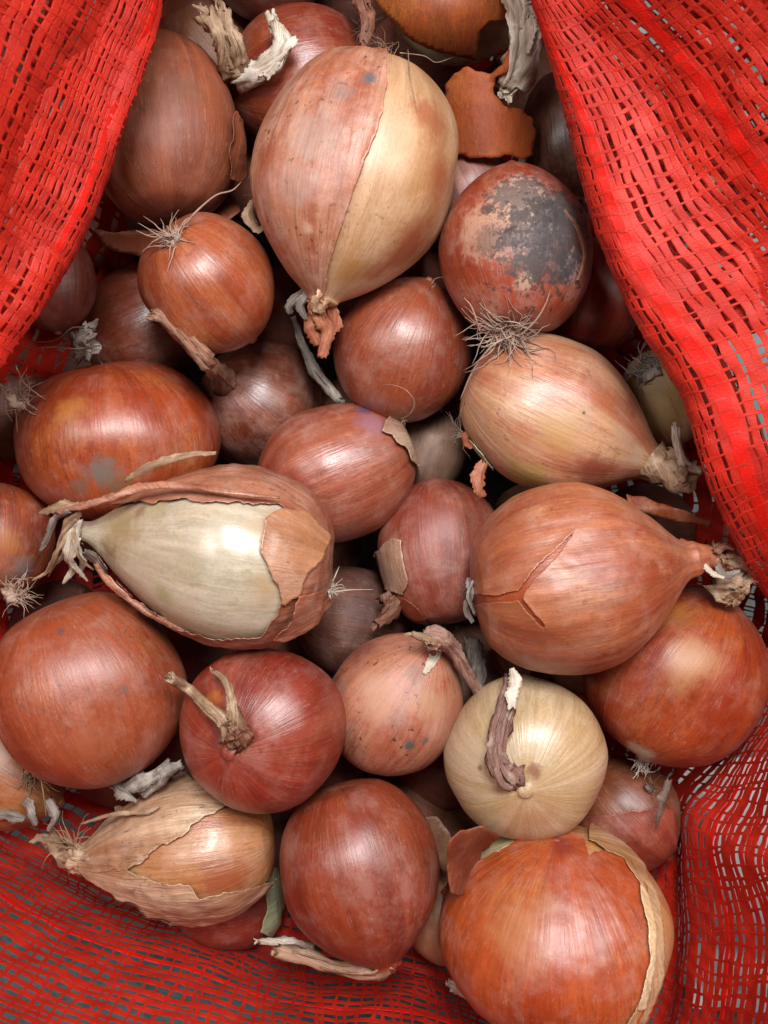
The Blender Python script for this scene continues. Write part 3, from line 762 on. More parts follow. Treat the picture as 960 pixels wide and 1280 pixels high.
# ================= long pear shaped onion: dull outer skin over its left half
o = O['longtop']
oskin = S('longtop', 'b27a60', 'a05c44', 'bf947c', vein='6c3c30', vein_amt=.5, dust=.45, speck=.6, rough=.42, bump=.5); oskin.name = 'longtop_outer_skin'
half = [(482, 30), (482, 100), (478, 140), (468, 170), (455, 200), (443, 235), (434, 262), (424, 290), (414, 320), (408, 345), (405, 375), (380, 420), (280, 420), (280, 30)]
shell(o, half, True, .0006, oskin, lift=.0009, thick=.0005, nu=340, nv=260, amp=1.0, name='outer_skin')
random.seed(3)
stem(o, P3([(408, 352, .004), (400, 372, .004), (396, 388, .0)]), [16, 12, 9], o.mat, 2, 12, .5, 3, name='neck', side_strips=3)
orng = dry_mat('dry_orange_skin', 'a05e42', '84422c', 'b47c5c', 8)
for i, q in enumerate([[(400, 362), (392, 385), (388, 410), (398, 432)], [(404, 366), (412, 385), (414, 405), (408, 425)], [(392, 362), (380, 366), (364, 380), (362, 392)], [(398, 370), (400, 395), (408, 415), (400, 447)], [(410, 362), (432, 352), (450, 342), (470, 330)], [(386, 366), (376, 382), (384, 400)]]):
    pts = [at(x, y, .002 - .004 * k) for k, (x, y) in enumerate(q)]
    w = [12, 11, 8, 12, 4, 7][i]
    V, F = strip_geo(spline(pts, 14), [w * .8 * o.f, w * o.f, w * .9 * o.f, w * .5 * o.f], .6, roll=random.uniform(-.9, .9), rolladd=random.uniform(-1.2, 1.2), seed=i * 1.7)
    mesh_obj('neck_shred', o.loc(V), F, [orng, orng, grey, orng, orng, grey][i], o.root)
stem(o, P3([(366, 396, -.028), (378, 430, -.034), (395, 465, -.036), (425, 500, -.04)]), [3, 5, 8, 6], grey, 3, 8, .5, 4, name='withered_leaf')
roots(o, at(482, 70, -.002), (.1, 1, .3), 26, 34, tan, 1.0, 1.0, plate=8, explicit=[
    [at(510, 62, .010), at(512, 90, .030), at(516, 112, .034), at(522, 140, .036)], [at(500, 66, .012), at(530, 70, .005), at(545, 78, 0), at(565, 72, -.002)],
    [at(530, 95, .016), at(556, 130, .010), at(566, 160, .006), at(574, 195, -.0)], [at(470, 68, .012), at(440, 66, .008), at(400, 85, .0), at(368, 118, -.006)], [at(478, 66, .014), at(452, 62, .010), at(430, 72, .008)]])
V, F = strip_geo(spline([at(*p) for p in [(318, 250, -.012), (312, 268, -.01), (322, 285, -.008), (330, 280, -.004)]], 12), [4 * o.f, 8 * o.f, 7 * o.f, 3 * o.f], .4, roll=.4)
mesh_obj('skin_flap', o.loc(V), F, tan, o.root)

# ================= bright red onion with two dry stalks
o = O['redneck']; random.seed(9)
stem(o, P3([(296, 925, 's', -.002), (286, 905, 's', .006), (262, 885, 's', .010), (235, 862, 's', .014), (212, 846, .030)], o), [15, 10, 6, 5.5, 7], tan, 3, 9, .5, 3)
stem(o, P3([(300, 925, 's', -.002), (294, 900, 's', .007), (290, 875, 's', .011), (282, 852, 's', .012), (268, 840, 's', .012)], o), [12, 9, 5, 5, 4], tan, 2, 8, .5, 3)
stem(o, P3([(306, 932, 's', -.003), (300, 918, 's', .003), (292, 908, 's', .007)], o), [13, 14, 7], brn, 5, 12, .7, 3, name='neck', side_strips=5)

# ================= biggest orange onion: orange skin over pale inner layers
o = O['bigorange']; random.seed(10)
oo = skin_mat('biggest_onion_orange_skin', 'b0552c', 'a04420', 'bd7c4c', 17.7, rough=.36, dust=.3, patches=o.patches, vein='7c2a18', vein_amt=.4, streak=1.2)
main = [(540, 1140), (556, 1110), (580, 1088), (615, 1070), (650, 1050), (672, 1040), (710, 1040), (732, 1052), (735, 1078), (742, 1064), (765, 1066), (786, 1078), (806, 1110), (815, 1150), (816, 1200), (808, 1245), (790, 1290), (600, 1300), (530, 1200)]
shell(o, main, True, .0010, oo, lift=.0010, thick=.0005, nu=340, nv=260, amp=1.3, name='outer_skin')
shell(o, [(738, 1030), (775, 1050), (805, 1080), (826, 1130), (830, 1180), (828, 1230), (800, 1290), (770, 1300), (800, 1250), (812, 1200), (812, 1150), (800, 1105), (780, 1075), (735, 1050)], True, .0018, skin_mat('biggest_onion_tan_skin', 'b89470', 'a4724c', 'c8b08c', 18.8, rough=.4, streak=1.6), lift=.0006, thick=.0003, name='tan_skin_layer', amp=1.)
shell(o, [(800, 1100), (812, 1120), (820, 1160), (820, 1210), (806, 1262), (796, 1262), (812, 1205), (811, 1160), (802, 1125)], True, .0026, skin_mat('biggest_onion_straw_skin', 'c8ac84', 'b0865e', 'd2bf9c', 19.8, rough=.4), lift=.0004, name='straw_skin_layer', amp=.8)
cup = skin_mat('dry_russet_skin', 'a85c3c', '98482c', 'b88062', 12, rough=.45, dust=.3, planar=True)
# cupped flap standing up at the upper left
def cupz(x, y):
    r = math.hypot(x - 628, y - 1102)
    return -.006 + .034 * sstep(26, 84, r) + .0012 * math.sin(x * .16 + y * .09)
sheet([(566, 1116), (558, 1085), (562, 1052), (576, 1037), (604, 1033), (624, 1044), (612, 1058), (602, 1066), (598, 1090), (592, 1112), (578, 1118)], cupz, cup, 'skin_flap', parent=o.root, base=o.root.location, thick=.0003, stepx=3.)
shell(o, [(572, 1085), (590, 1056), (625, 1042), (660, 1040), (640, 1056), (605, 1076), (585, 1092)], True, .0006, skin_mat('biggest_onion_pale_skin', 'b8a680', 'a8946a', 'c8bc9c', 19.1, rough=.35), lift=.0004, name='pale_skin_layer')
stem(o, P3([(640, 1268, -.028), (610, 1262, -.026), (585, 1245, -.026), (566, 1232, -.024)]), [8, 7, 6, 8], pale, 4, 12, .6, 4)
stem(o, P3([(700, 1290, -.03), (665, 1280, -.03), (635, 1266, -.028)]), [10, 9, 8], pale, 1, 9, .5, 2)

# ================= shiny onion
o = O['shiny']; random.seed(12)
stem(o, P3([(812, 573, -.006), (835, 588, -.004), (850, 600, -.006), (872, 585, -.01)]), [24, 19, 17, 8], tan, 2, 10, .4, 2.5, name='neck', side_strips=4)
stem(o, P3([(876, 590, -.004), (858, 582, .0), (850, 565, .002), (846, 548, .004), (845, 534, .004)]), [4, 6, 6, 5.5, 5], pale, 2, 6, .5, 2)
shell(o, [(566, 520), (582, 545), (600, 565), (618, 585), (612, 605), (596, 606), (575, 585), (560, 555)], True, .0006, skin_mat('shiny_onion_green_flesh', 'b9b892', 'a8ac84', 'c8c8ac', 14.2, rough=.25, sss=.2, bump=.1, dust=.05), lift=.0003, name='bare_flesh')
V, F = strip_geo(spline([at(*p) for p in [(606, 578, .012), (600, 595, .012), (602, 612, .012), (608, 618, .008)]], 14), [7 * o.f, 9 * o.f, 8 * o.f, 3 * o.f], .6, roll=.5, seed=3)
mesh_obj('skin_flap', o.loc(V), F, orng, o.root)
V, F = strip_geo(spline([at(*p) for p in [(582, 540, .006), (584, 552, .010), (590, 560, .012)]], 10), [4 * o.f, 5 * o.f, 2 * o.f], .6, roll=.5, seed=3)
mesh_obj('skin_flap', o.loc(V), F, cup, o.root)
roots(o, at(580, 545, -.006), (-1, .4, 0), 16, 34, rootd, .5, 1., plate=4, explicit=[[at(598, 470, -.004), at(585, 495, -.006), at(574, 520, -.006), at(566, 560, -.01)], [at(610, 458, -.002), at(592, 482, -.004), at(578, 510, -.006), at(572, 545, -.008)]])

# ================= mouldy onion: shaggy root tuft
o = O['mouldy']; random.seed(13)
p, n = o.hit(636, 412)
roots(o, p, (-.05, -.5, .7), 140, 66, rootm, 1.0, 2.0, droop=.7, plate=15, over=[O['shiny'], O['plum']], explicit=[
    [at(640, 420, .012), at(618, 430, .010), at(600, 450, .004), at(588, 470, .0), at(575, 500, -.004)], [at(650, 420, .014), at(670, 400, .02), at(682, 380, .022), at(688, 362, .022)], [at(600, 415, .014), at(590, 385, .022), at(580, 372, .022)]])
# a peeling rim on its left shoulder
for key, pts, w, m in (('mouldy', [(706, 262), (724, 290), (730, 320), (722, 350)], 4, brn),):
    V, F = strip_geo(spline(P3([(x, y, 's', .0008) for x, y in pts], O[key]), 14), [w * .5 * o.f, w * o.f, w * .4 * o.f], .3, seed=4)
    mesh_obj('skin_scale', O[key].loc(V), F, m, O[key].root)

# ================= the rest of the necks, stalks and roots
random.seed(14)
o = O['brownleft']
roots(o, at(160, 985, -.012), (.5, -.6, .2), 14, 18, rootd, .7, 1.4, plate=9)
o = O['yellow']
stem(o, P3([(650, 972, 's', -.001), (630, 968, 's', .005), (620, 945, 's', .008), (624, 910, 's', .010), (634, 880, 's', .012), (640, 848, 's', .016)], o), [15, 12, 9, 10, 9, 8], dry_mat('dry_mauve_stalk', '8a6456', '6a4a40', 'b09a8c', 36), 3, 12, .7, 3, .5, side_strips=6)
V, F = strip_geo(spline(P3([(640, 885, 's', .017), (640, 868, 's', .018), (644, 852, 's', .02), (640, 836, .020)], o), 14), [5 * o.f, 8 * o.f, 8 * o.f, 3 * o.f], .4, roll=.2, seed=1)
mesh_obj('stalk_shred', o.loc(V), F, pale, o.root)
o = O['rootyround']
p, n = o.hit(218, 300)
roots(o, p, (-.6, .55, .5), 44, 36, rootm, .7, 1.9, plate=9, droop=.2, explicit=[[at(228, 284, .014), at(248, 262, .02), at(270, 244, .022), at(290, 238, .022), at(301, 228, .02)], [at(215, 295, .014), at(190, 296, .016), at(170, 288, .016)]])
o = O['drop']
stem(o, P3([(474, 1180, -.002), (486, 1200, -.004), (480, 1212, -.008)]), [20, 13, 10], o.mat, 0, name='neck', ridge=.2, side_strips=0)
stem(o, P3([(488, 1202, -.004), (472, 1214, -.006), (430, 1212, -.012), (390, 1200, -.016), (348, 1190, -.018)]), [11, 10, 9, 9, 10], dry_mat('dry_straw_stalk', 'a88468', '94705a', 'c0a48c', 31), 3, 10, .45, 3)
o = O['spotted']
stem(o, P3([(535, 800, .004), (550, 798, .006), (566, 812, -.0), (582, 838, -.006), (600, 868, -.012)]), [14, 12, 8, 7, 6], dry_mat('dry_pinkish_stalk', '9a7464', '7c5648', 'b09486', 33), 5, 14, .6, 4, side_strips=5)
stem(o, P3([(548, 806, .006), (530, 798, .010), (515, 792, .012)]), [8, 5, 3], tan, 3, 12, .6, 3, name='neck')
V, F = strip_geo(spline(P3([(548, 812, 's', .001), (538, 830, 's', .001), (530, 842, 's', .0012)], o), 12), [6 * o.f, 7 * o.f, 2 * o.f], .3, seed=7)
mesh_obj('skin_flap', o.loc(V), F, pale, o.root)
o = O['pinkmid']
capm = skin_mat('dry_yellowish_skin', 'b0927a', '96705c', 'c0ac90', 15.7, rough=.45, bump=.8, dust=.3)
shell(o, [(478, 500), (500, 506), (512, 525), (530, 545), (530, 590), (512, 575), (505, 558), (492, 548), (478, 540), (486, 522)], True, .0012, capm, lift=.0014, name='torn_skin_cap', thick=.0005, amp=2.2)
roots(o, at(503, 526, .002), (1, .2, .4), 8, 10, tan, .8, 1., plate=0, explicit=[[at(500, 524, .008), at(512, 518, .016), at(518, 503, .02), at(508, 488, .022), at(490, 481, .02), at(476, 482, .016)]])
o = O['plum']
roots(o, at(540, 360, -.008), (.4, .9, .3), 3, 8, tan, .5, .9, plate=0, explicit=[[at(536, 364, .0), at(540, 354, .006), at(545, 348, .004), at(556, 346, 0)]])
o = O['gloss']
roots(o, at(808, 948, -.03), (-.2, -.9, .3), 34, 22, pale, .6, 1.3, plate=12)
stem(o, P3([(900, 745, -.006), (915, 728, -.002), (930, 722, .0)]), [20, 15, 10], tan, 5, 16, .7, 3, name='neck', side_strips=5)
o = O['darkbig']
shell(o, [(290, 140), (303, 150), (305, 215), (298, 230), (285, 222), (284, 180)], True, .002, o.mat, lift=.002, name='skin_flap')
z0 = O['darkbig'].z
sh = sheet([(118, 285), (140, 290), (175, 287), (200, 280), (245, 262), (290, 245), (300, 262), (270, 290), (225, 318), (175, 322), (130, 308)], lambda x, y: -.034 - .0003 * abs(y - 290) + .00002 * (x - 118), o.mat, 'loose_skin', parent=o.root, base=o.root.location)
o = O['flaky']
shell(o, [(470, 690), (490, 672), (502, 676), (506, 705), (510, 728), (503, 745), (478, 735), (466, 715)], True, .0007, skin_mat('pale_skin_scale', 'a8826c', '98705a', 'b89682', 16.3, rough=.4, dust=.2, bump=.6), lift=.0009, name='skin_scale')
shell(o, [(478, 735), (503, 745), (522, 760), (538, 782), (500, 800), (470, 770)], True, .0004, skin_mat('flaky_lower_skin', 'a05236', '904028', 'b0704c', 15.5), lift=.0006, name='lower_skin')
o = O['papery']
pp = skin_mat('papery_outer_skin', 'b89678', 'a27658', 'c8b298', 21.4, rough=.42, vein='6c4428', vein_amt=.7, dust=.3, bump=.9, streak=1.3)
shell(o, [(85, 1085), (95, 1040), (130, 1015), (180, 1000), (225, 965), (262, 985), (290, 1003), (262, 1020), (228, 1045), (195, 1060), (178, 1080), (150, 1090)], True, .0014, pp, lift=.0009, thick=.0002, name='outer_skin', amp=2.0, wave=.0008, seed=5)
shell(o, [(100, 1078), (150, 1076), (172, 1095), (205, 1102), (240, 1108), (248, 1122), (300, 1112), (345, 1098), (330, 1120), (300, 1150), (220, 1160), (160, 1125), (110, 1100)], True, .0014, pp, lift=.0009, thick=.0002, name='lower_skin', amp=2.0, wave=.0008, seed=6)
stem(o, P3([(140, 1072, -.018), (108, 1072, -.02), (85, 1070, -.024), (60, 1050, -.028)]), [22, 16, 14, 10], tan, 6, 20, .7, 3, name='neck', side_strips=8)
roots(o, at(95, 1060, -.02), (-.8, .6, .3), 26, 52, tan, .5, 1.7, plate=0)
V, F = strip_geo(spline([at(*p) for p in [(100, 1030, -.01), (140, 1018, -.004), (180, 1015, -.0), (200, 1008, -.0)]], 14), [.0004, .001, .0012, .0004], .5, roll=.4)
mesh_obj('skin_shred', o.loc(V), F, tan, o.root)
V, F = join([strip_geo(spline([at(*p) for p in q], 14), [w * o.f, w * 1.4 * o.f, w * .6 * o.f], .6, roll=r, rolladd=.6, seed=w) for q, w, r in (
    ([(150, 990, -.006), (168, 976, -.002), (190, 968, -.002), (210, 950, -.004)], 9, .4), ([(178, 998, -.006), (196, 980, -.002), (206, 965, 0), (228, 955, -.004)], 8, -.5), ([(140, 975, -.01), (158, 988, -.004), (172, 1000, -.004)], 8, .9))])
mesh_obj('withered_leaf', o.loc(V), F, grey, o.root)
o = O['topred']
stem(o, P3([(300, 98, -.018), (325, 92, -.008), (345, 72, -.002), (352, 50, .002), (345, 32, .002)]), [14, 12, 9, 9, 9], pale, 5, 14, .6, 2.5, side_strips=5)
V, F = strip_geo(spline([at(*p) for p in [(345, 70, .0), (356, 55, .004), (366, 44, .004)]], 12), [6 * o.f, 7 * o.f, 6 * o.f], .6, roll=.5)
mesh_obj('stalk_shred', o.loc(V), F, pale, o.root)
o = O['topochre']
stem(o, P3([(290, 92, -.014), (284, 70, -.006), (276, 45, -.0), (258, 18, .002)]), [12, 10, 8, 9], tan, 4, 14, .6, 3)
stem(o, P3([(296, 88, -.014), (298, 62, -.004), (288, 38, .0), (278, 12, .002)]), [12, 9, 7, 7], tan, 4, 14, .6, 3)
o = O['greybrown']
p, n = o.hit(284, 476)
stem(o, [p - n * .002, p + n * .004] + P3([(262, 455, -.0), (240, 432, -.0), (222, 412, .002), (205, 396, .004), (192, 394, .006)]), [17, 15, 9, 8, 8, 7, 6], dry_mat('dry_rust_stalk', '8c6048', '6c4432', 'a68068', 34), 3, 9, .55, 4, side_strips=4)
o = O['pinkback']
roots(o, at(108, 440, -.03), (-1, .1, .3), 20, 40, rootd, .5, 1.3, plate=10, explicit=[[at(112, 410, -.01), at(90, 410, -.004), at(70, 425, -.006), at(45, 428, -.01)], [at(125, 432, -.015), at(95, 436, -.01), at(65, 434, -.01), at(40, 436, -.014)]])
stem(o, P3([(112, 440, -.02), (100, 425, -.012), (112, 412, -.008)]), [14, 9, 8], grey, 4, 12, .6, 3)
o = O['browngap']
roots(o, at(812, 985, -.03), (.4, .5, .5), 12, 24, rootd, .8, 1.5, plate=6)
V, F = strip_geo(spline([at(*p) for p in [(838, 975, -.004), (832, 1000, -.004), (826, 1018, -.006), (820, 1036, -.010)]], 12), [4 * o.f, 7 * o.f, 5 * o.f, .5 * o.f], .5, roll=.4)
mesh_obj('skin_shred', o.loc(V), F, rootd, o.root)
shell(o, [(700, 1020), (740, 1022), (790, 1012), (840, 1010), (850, 1090), (700, 1090)], True, .0006, skin_mat('browngap_pink_skin', '9a4e3c', '8a3c2c', 'a8705c', 22.2), lift=.0006, name='lower_skin')
o = O['smallred']
shell(o, [(322, 1085), (345, 1085), (356, 1110), (352, 1150), (340, 1172), (325, 1165), (334, 1130)], True, .0016, skin_mat('green_inner_flesh', 'a9b08c', '98a37c', 'b8bda0', 23.3, rough=.3, sss=.2, bump=.1, dust=.05), lift=.0004, name='bare_flesh')
stem(o, P3([(392, 1186, -.03), (360, 1178, -.03), (325, 1177, -.03)]), [5, 5, 4], pale, 2, 8, .5, 3)
o = O['tanroots']
p, n = o.hit(812, 462)
roots(o, p or at(812, 462, -.01), (-.4, .5, .6), 70, 34, dry_mat('grey_root_fibre', '9c9088', '766a62', 'b8aea6', 35), .8, 1.4, plate=16, droop=.6)
o = O['leftedge']
roots(o, at(22, 500, -.006), (.4, .3, .6), 44, 34, rootm, .9, 1.3, plate=12, droop=.6, explicit=[[at(20, 458, -.0), at(30, 478, .002), at(46, 492, 0), at(58, 500, -.004)]])
o = O['leftlow']
roots(o, at(18, 742, -.012), (.5, .5, .5), 60, 34, rootm, 1., 1.3, plate=14, droop=.5)
o = O['skinned']
osh = skin_mat('skinned_onion_orange_skin', 'bc6224', 'a8521c', 'c47a38', 24.4, rough=.55, dust=.05, planar=True)
sheet([(455, -30), (660, -60), (642, -4), (640, 26), (612, 26), (600, 42), (594, 76), (560, 68), (528, 58), (505, 44), (485, 20), (470, 5)], lambda x, y: .012 - .0000022 * ((x - 560) ** 2) - .0000035 * (y + 10) ** 2, osh, 'loose_outer_skin', parent=o.root, base=o.root.location, thick=.0005)
stem(o, P3([(640, -20, -.0), (652, 15, .002), (656, 45, .002), (650, 85, -.004), (638, 108, -.008)]), [20, 16, 16, 18, 15], pale, 7, 16, .5, 2, side_strips=6, name='neck')
roots(o, at(635, 108, -.01), (-.3, -.6, .3), 20, 18, rootd, .8, 1.2, plate=0)
o = O['topdark']
stem(o, P3([(448, -25, -.01), (454, 5, -.006), (460, 30, -.004), (455, 55, -.004)]), [12, 10, 9, 5], brn, 6, 18, .6, 4, side_strips=6)
roots(o, at(452, 30, -.01), (0, -1, .2), 16, 34, rootd, .5, 1.2, plate=0)
o = O['greypink']
o = O['deepgrey']
stem(o, P3([(590, 800, -.03), (596, 830, -.028), (600, 865, -.03)]), [9, 8, 6], grey, 3, 12, .5, 3, name='neck')
o = O['deepred']
stem(o, P3([(480, 742, -.035), (490, 760, -.034), (470, 780, -.034)]), [10, 9, 7], brn, 4, 12, .6, 3, name='neck')
roots(O['orangecorner'], at(38, 965, -.02), (.6, -.5, .4), 24, 38, tan, .6, 1.7, plate=8, droop=.3, explicit=[[at(10, 935, -.006), at(30, 955, -.004), at(50, 975, -.004), at(62, 990, -.006)], [at(50, 965, -.004), at(54, 990, -.0), at(58, 1022, -.004)]])
V, F = join([strip_geo(spline([at(*p) for p in q], 12), [w * KP, w * 1.5 * KP, w * .7 * KP], .6, roll=r, rolladd=.6, seed=w + r) for q, w, r in (
    ([(-10, 1012, -.02), (12, 1018, -.016), (30, 1022, -.014)], 6, .4), ([(28, 1002, -.016), (36, 1016, -.012), (44, 1032, -.014)], 6, -.4), ([(60, 1000, -.012), (70, 1020, -.010), (62, 1040, -.012)], 5, .4))])
mesh_obj('withered_leaf', O['orangecorner'].loc(V), F, grey, O['orangecorner'].root)

# ------------------------------------------------------------------ loose skins that belong to no onion
def loose(poly, zf, mat, label, **kw):
    c = np.mean(np.array(poly), axis=0); b = at(c[0], c[1], zf(c[0], c[1]))
    s_ = sheet(poly, zf, mat, 'onion_skin', base=b, **kw); s_.location = b
    return tag(s_, label, 'onion skin', 'loose onion skins')
sk1 = skin_mat('loose_orange_skin', 'c46428', 'b4541c', 'cc7a40', 25.5, rough=.6, dust=.05, streak=.6, planar=True)
loose([(556, 108), (568, 92), (585, 82), (595, 90), (612, 92), (628, 80), (642, 57), (643, 74), (632, 86), (616, 98), (618, 116), (632, 128), (668, 150), (668, 196), (600, 197), (566, 190), (560, 150)],
      lambda x, y: -.010 + .00009 * (140 - y) - .0000035 * (x - 610) ** 2 + (.00035 * max(0, x - 612) if y < 100 else 0), sk1, 'loose curved orange onion skin left of the red net at the top', thick=.0002, amp=2.2)
loose([(783, 617), (800, 620), (835, 632), (872, 646), (888, 652), (890, 660), (872, 656), (840, 650), (805, 642), (786, 632)],
      lambda x, y: .006 - .00006 * (x - 783) - .0002 * abs(y - 636), cup, 'thin loose pinkish skin sliver in the dark gap above the large pinkish onion', thick=.0005, stepx=3.)
loose([(520, 1020), (545, 1022), (560, 1036), (568, 1060), (560, 1095), (545, 1080), (535, 1050)], lambda x, y: -.03 + .00008 * (x - 520), skin_mat('gap_scrap_skin', '96664a', '805238', 'a88064', 27, rough=.5, planar=True), 'brown skin scrap in the gap left of the cupped skin flap', thick=.0006)
# ------------------------------------------------------------------ the red net bag
ST = [  # stations round the mouth: six points each from under the onions to the rim (px, py, z)
 [(705,-60,-.125),(730,-80,-.02),(650,-70,.040),(672,-85,.062),(770,-130,.10),(900,-210,.14)],
 [(715,10,-.125),(745,0,-.02),(668,12,.042),(716,-2,.064),(850,-70,.10),(1000,-160,.14)],
 [(740,150,-.125),(775,140,-.02),(705,150,.044),(812,112,.066),(950,20,.10),(1100,-80,.14)],
 [(790,290,-.125),(825,280,-.02),(745,290,.045),(885,238,.066),(1030,130,.10),(1200,20,.14)],
 [(850,410,-.125),(885,400,-.02),(797,400,.044),(970,345,.066),(1120,270,.10),(1290,190,.14)],
 [(900,500,-.125),(930,490,-.02),(848,495,.042),(1020,430,.064),(1180,380,.10),(1330,330,.14)],
 [(930,620,-.125),(975,620,-.03),(884,612,.036),(1060,545,.06),(1220,500,.10),(1360,450,.14)],
 [(880,720,-.125),(975,735,-.05),(930,700,.015),(1060,640,.045),(1230,610,.09),(1400,570,.14)],
 [(850,800,-.125),(965,800,-.07),(975,770,-.012),(1070,730,.03),(1230,720,.08),(1400,700,.13)],
 [(800,890,-.125),(920,900,-.08),(960,880,-.03),(1040,850,.015),(1190,850,.06),(1350,850,.12)],
 [(760,960,-.125),(850,985,-.08),(905,970,-.04),(1000,960,.0),(1150,970,.05),(1300,980,.1)],
 [(740,1060,-.125),(825,1080,-.07),(868,1075,-.038),(980,1080,-.002),(1130,1100,.045),(1300,1110,.1)],
 [(740,1180,-.125),(815,1190,-.065),(868,1190,-.036),(990,1200,.0),(1130,1230,.045),(1300,1250,.1)],
 [(700,1230,-.125),(770,1275,-.066),(830,1310,-.036),(930,1370,.0),(1040,1450,.045),(1200,1560,.1)],
 [(620,1150,-.125),(628,1215,-.074),(640,1262,-.05),(660,1380,-.01),(690,1510,.04),(720,1680,.1)],
 [(480,1120,-.125),(490,1182,-.076),(490,1228,-.054),(490,1350,-.012),(490,1490,.04),(490,1660,.1)],
 [(350,1090,-.125),(340,1148,-.076),(322,1200,-.052),(280,1320,-.012),(230,1450,.04),(180,1620,.1)],
 [(250,1050,-.125),(210,1110,-.072),(180,1155,-.048),(100,1270,-.008),(20,1390,.04),(-90,1530,.1)],
 [(150,980,-.125),(90,1055,-.07),(50,1105,-.042),(-50,1210,-.002),(-150,1320,.045),(-270,1440,.1)],
 [(60,930,-.125),(0,1005,-.07),(-45,1045,-.04),(-150,1120,.0),(-260,1200,.05),(-380,1290,.1)],
 [(0,840,-.125),(-75,880,-.07),(-110,900,-.03),(-200,930,.01),(-310,960,.05),(-450,990,.1)],
 [(0,700,-.125),(-95,710,-.06),(-110,720,.0),(-180,700,.035),(-290,680,.07),(-430,650,.11)],
 [(0,600,-.125),(-85,600,-.05),(-55,570,.03),(-120,530,.06),(-220,480,.09),(-350,430,.12)],
 [(0,510,-.125),(-60,500,-.02),(0,470,.044),(-60,415,.068),(-150,350,.10),(-280,280,.13)],
 [(40,400,-.125),(0,390,-.02),(60,372,.046),(0,310,.070),(-90,230,.10),(-210,150,.13)],
 [(90,290,-.125),(50,270,-.02),(122,252,.047),(55,190,.070),(-35,110,.10),(-160,30,.13)],
 [(130,170,-.125),(90,150,-.02),(160,142,.047),(105,75,.070),(15,-10,.10),(-100,-100,.13)],
 [(165,60,-.125),(125,40,-.02),(197,32,.046),(150,-30,.070),(70,-110,.10),(-40,-210,.13)],
 [(190,-50,-.125),(170,-80,-.03),(215,-70,.044),(190,-130,.066),(130,-220,.10),(40,-330,.13)],
 [(330,-80,-.125),(320,-140,-.07),(320,-190,-.01),(310,-260,.04),(290,-360,.08),(260,-480,.12)],
 [(550,-80,-.125),(560,-140,-.07),(560,-190,-.01),(570,-260,.04),(590,-360,.08),(620,-480,.12)],
]
for k_, row in enumerate(ST):   # steeper side walls at the near end of the sack
    if 10 <= k_ <= 19:
        for j_, up_ in ((3, .034), (4, .05), (5, .05)):
            x, y, z = row[j_]; row[j_] = (x, y, z + up_ * (.6 if k_ < 13 else 1))
for row in ST:   # the net runs on under the heap
    x, y, z = row[0]; row[0] = (x + (480 - x) * .4, y + (620 - y) * .4, -.135)
G = np.array([[tuple(at(*p)) for p in row] for row in ST])       # stations x 6 x 3
NS = len(ST)
def cr(a, b, c, d, t):
    return .5 * (2 * b + (c - a) * t + (2 * a - 5 * b + 4 * c - d) * t * t + (3 * b - a - 3 * c + d) * t ** 3)
def surf_cp(u, j):
    k = np.floor(u).astype(int); t = (u - k)[:, None]
    return cr(G[(k - 1) % NS, j], G[k % NS, j], G[(k + 1) % NS, j], G[(k + 2) % NS, j], t)
rsn = np.random.RandomState(7)
WV = [(rsn.normal(size=3) * s_, rsn.rand() * 6.28, a_) for s_, a_ in ((38, .0016), (38, .0016), (70, .0011), (70, .001), (110, .0007), (150, .0004), (210, .0002), (320, .00018), (420, .00014))]
def bagpoint(u, v, phase=0., drop=0.):
    """u: station number (wraps), v: 0..5; returns points, wrinkled a little"""
    u = np.asarray(u, float); v = np.broadcast_to(np.asarray(v, float), u.shape)
    C = [surf_cp(u, j) for j in range(6)]
    C = [2 * C[0] - C[1]] + C + [2 * C[5] - C[4]]
    C = np.array(C); k = np.clip(np.floor(v).astype(int), 0, 4); t = (v - k)[:, None]
    ar = np.arange(len(u))
    P = cr(C[k, ar], C[k + 1, ar], C[k + 2, ar], C[k + 3, ar], t)
    W = np.zeros(len(u))
    for w, ph, a in WV: W += a * np.sin(P @ w + ph + phase)
    # long soft pleats running round the mouth, and the fold at the lower right
    W += .0016 * np.sin(v * 5.2 + np.sin(u * .45 + phase) * 1.6) * np.clip((v - 1.6) / .6, 0, 1)
    fold = np.exp(-((u - 10.6 - (v - 1.9) * .55) / .38) ** 2) * np.clip((v - 1.0) / .5, 0, 1)
    W += .009 * fold
    inn = np.stack([-P[:, 0], -P[:, 1], np.zeros(len(u))], 1) * 1.2; inn[:, 2] = .12
    inn /= np.linalg.norm(inn, axis=1)[:, None]
    P = P + inn * W[:, None]
    P[:, 2] -= drop
    return P
def net_mat(name, c1, c2, seed):
    nt = NT(name)
    tc = nt.n.new('ShaderNodeTexCoord').outputs['Object']
    a = nt.noise(tc, 60, 4, .6, .3, seed); b = nt.noise(tc, 1400, 3, .6, 0, seed + 2)
    col = nt.mix(nt.step(a, .35, .65), lin(c1), lin(c2))
    col = nt.mix(nt.math('MULTIPLY', nt.step(b, .5, .7), .35), col, lin('e8432e'))
    nt.put(nt.b.inputs['Base Color'], col)
    nt.put(nt.b.inputs['Roughness'], nt.math('ADD', nt.math('MULTIPLY', a, .3), .38))
    nt.b.inputs['Specular IOR Level'].default_value = .3
    nt.b.inputs['Transmission Weight'].default_value = 0
    nt.bump(b, .5, .0004)
    # thin plastic lets some light through
    tr = nt.n.new('ShaderNodeBsdfTranslucent'); nt.put(tr.inputs[0], lin('e8301c'))
    mx = nt.n.new('ShaderNodeMixShader'); mx.inputs[0].default_value = .18
    out = nt.n['Material Output']
    nt.l.new(nt.b.outputs[0], mx.inputs[1]); nt.l.new(tr.outputs[0], mx.inputs[2]); nt.l.new(mx.outputs[0], out.inputs[0])
    return nt.m
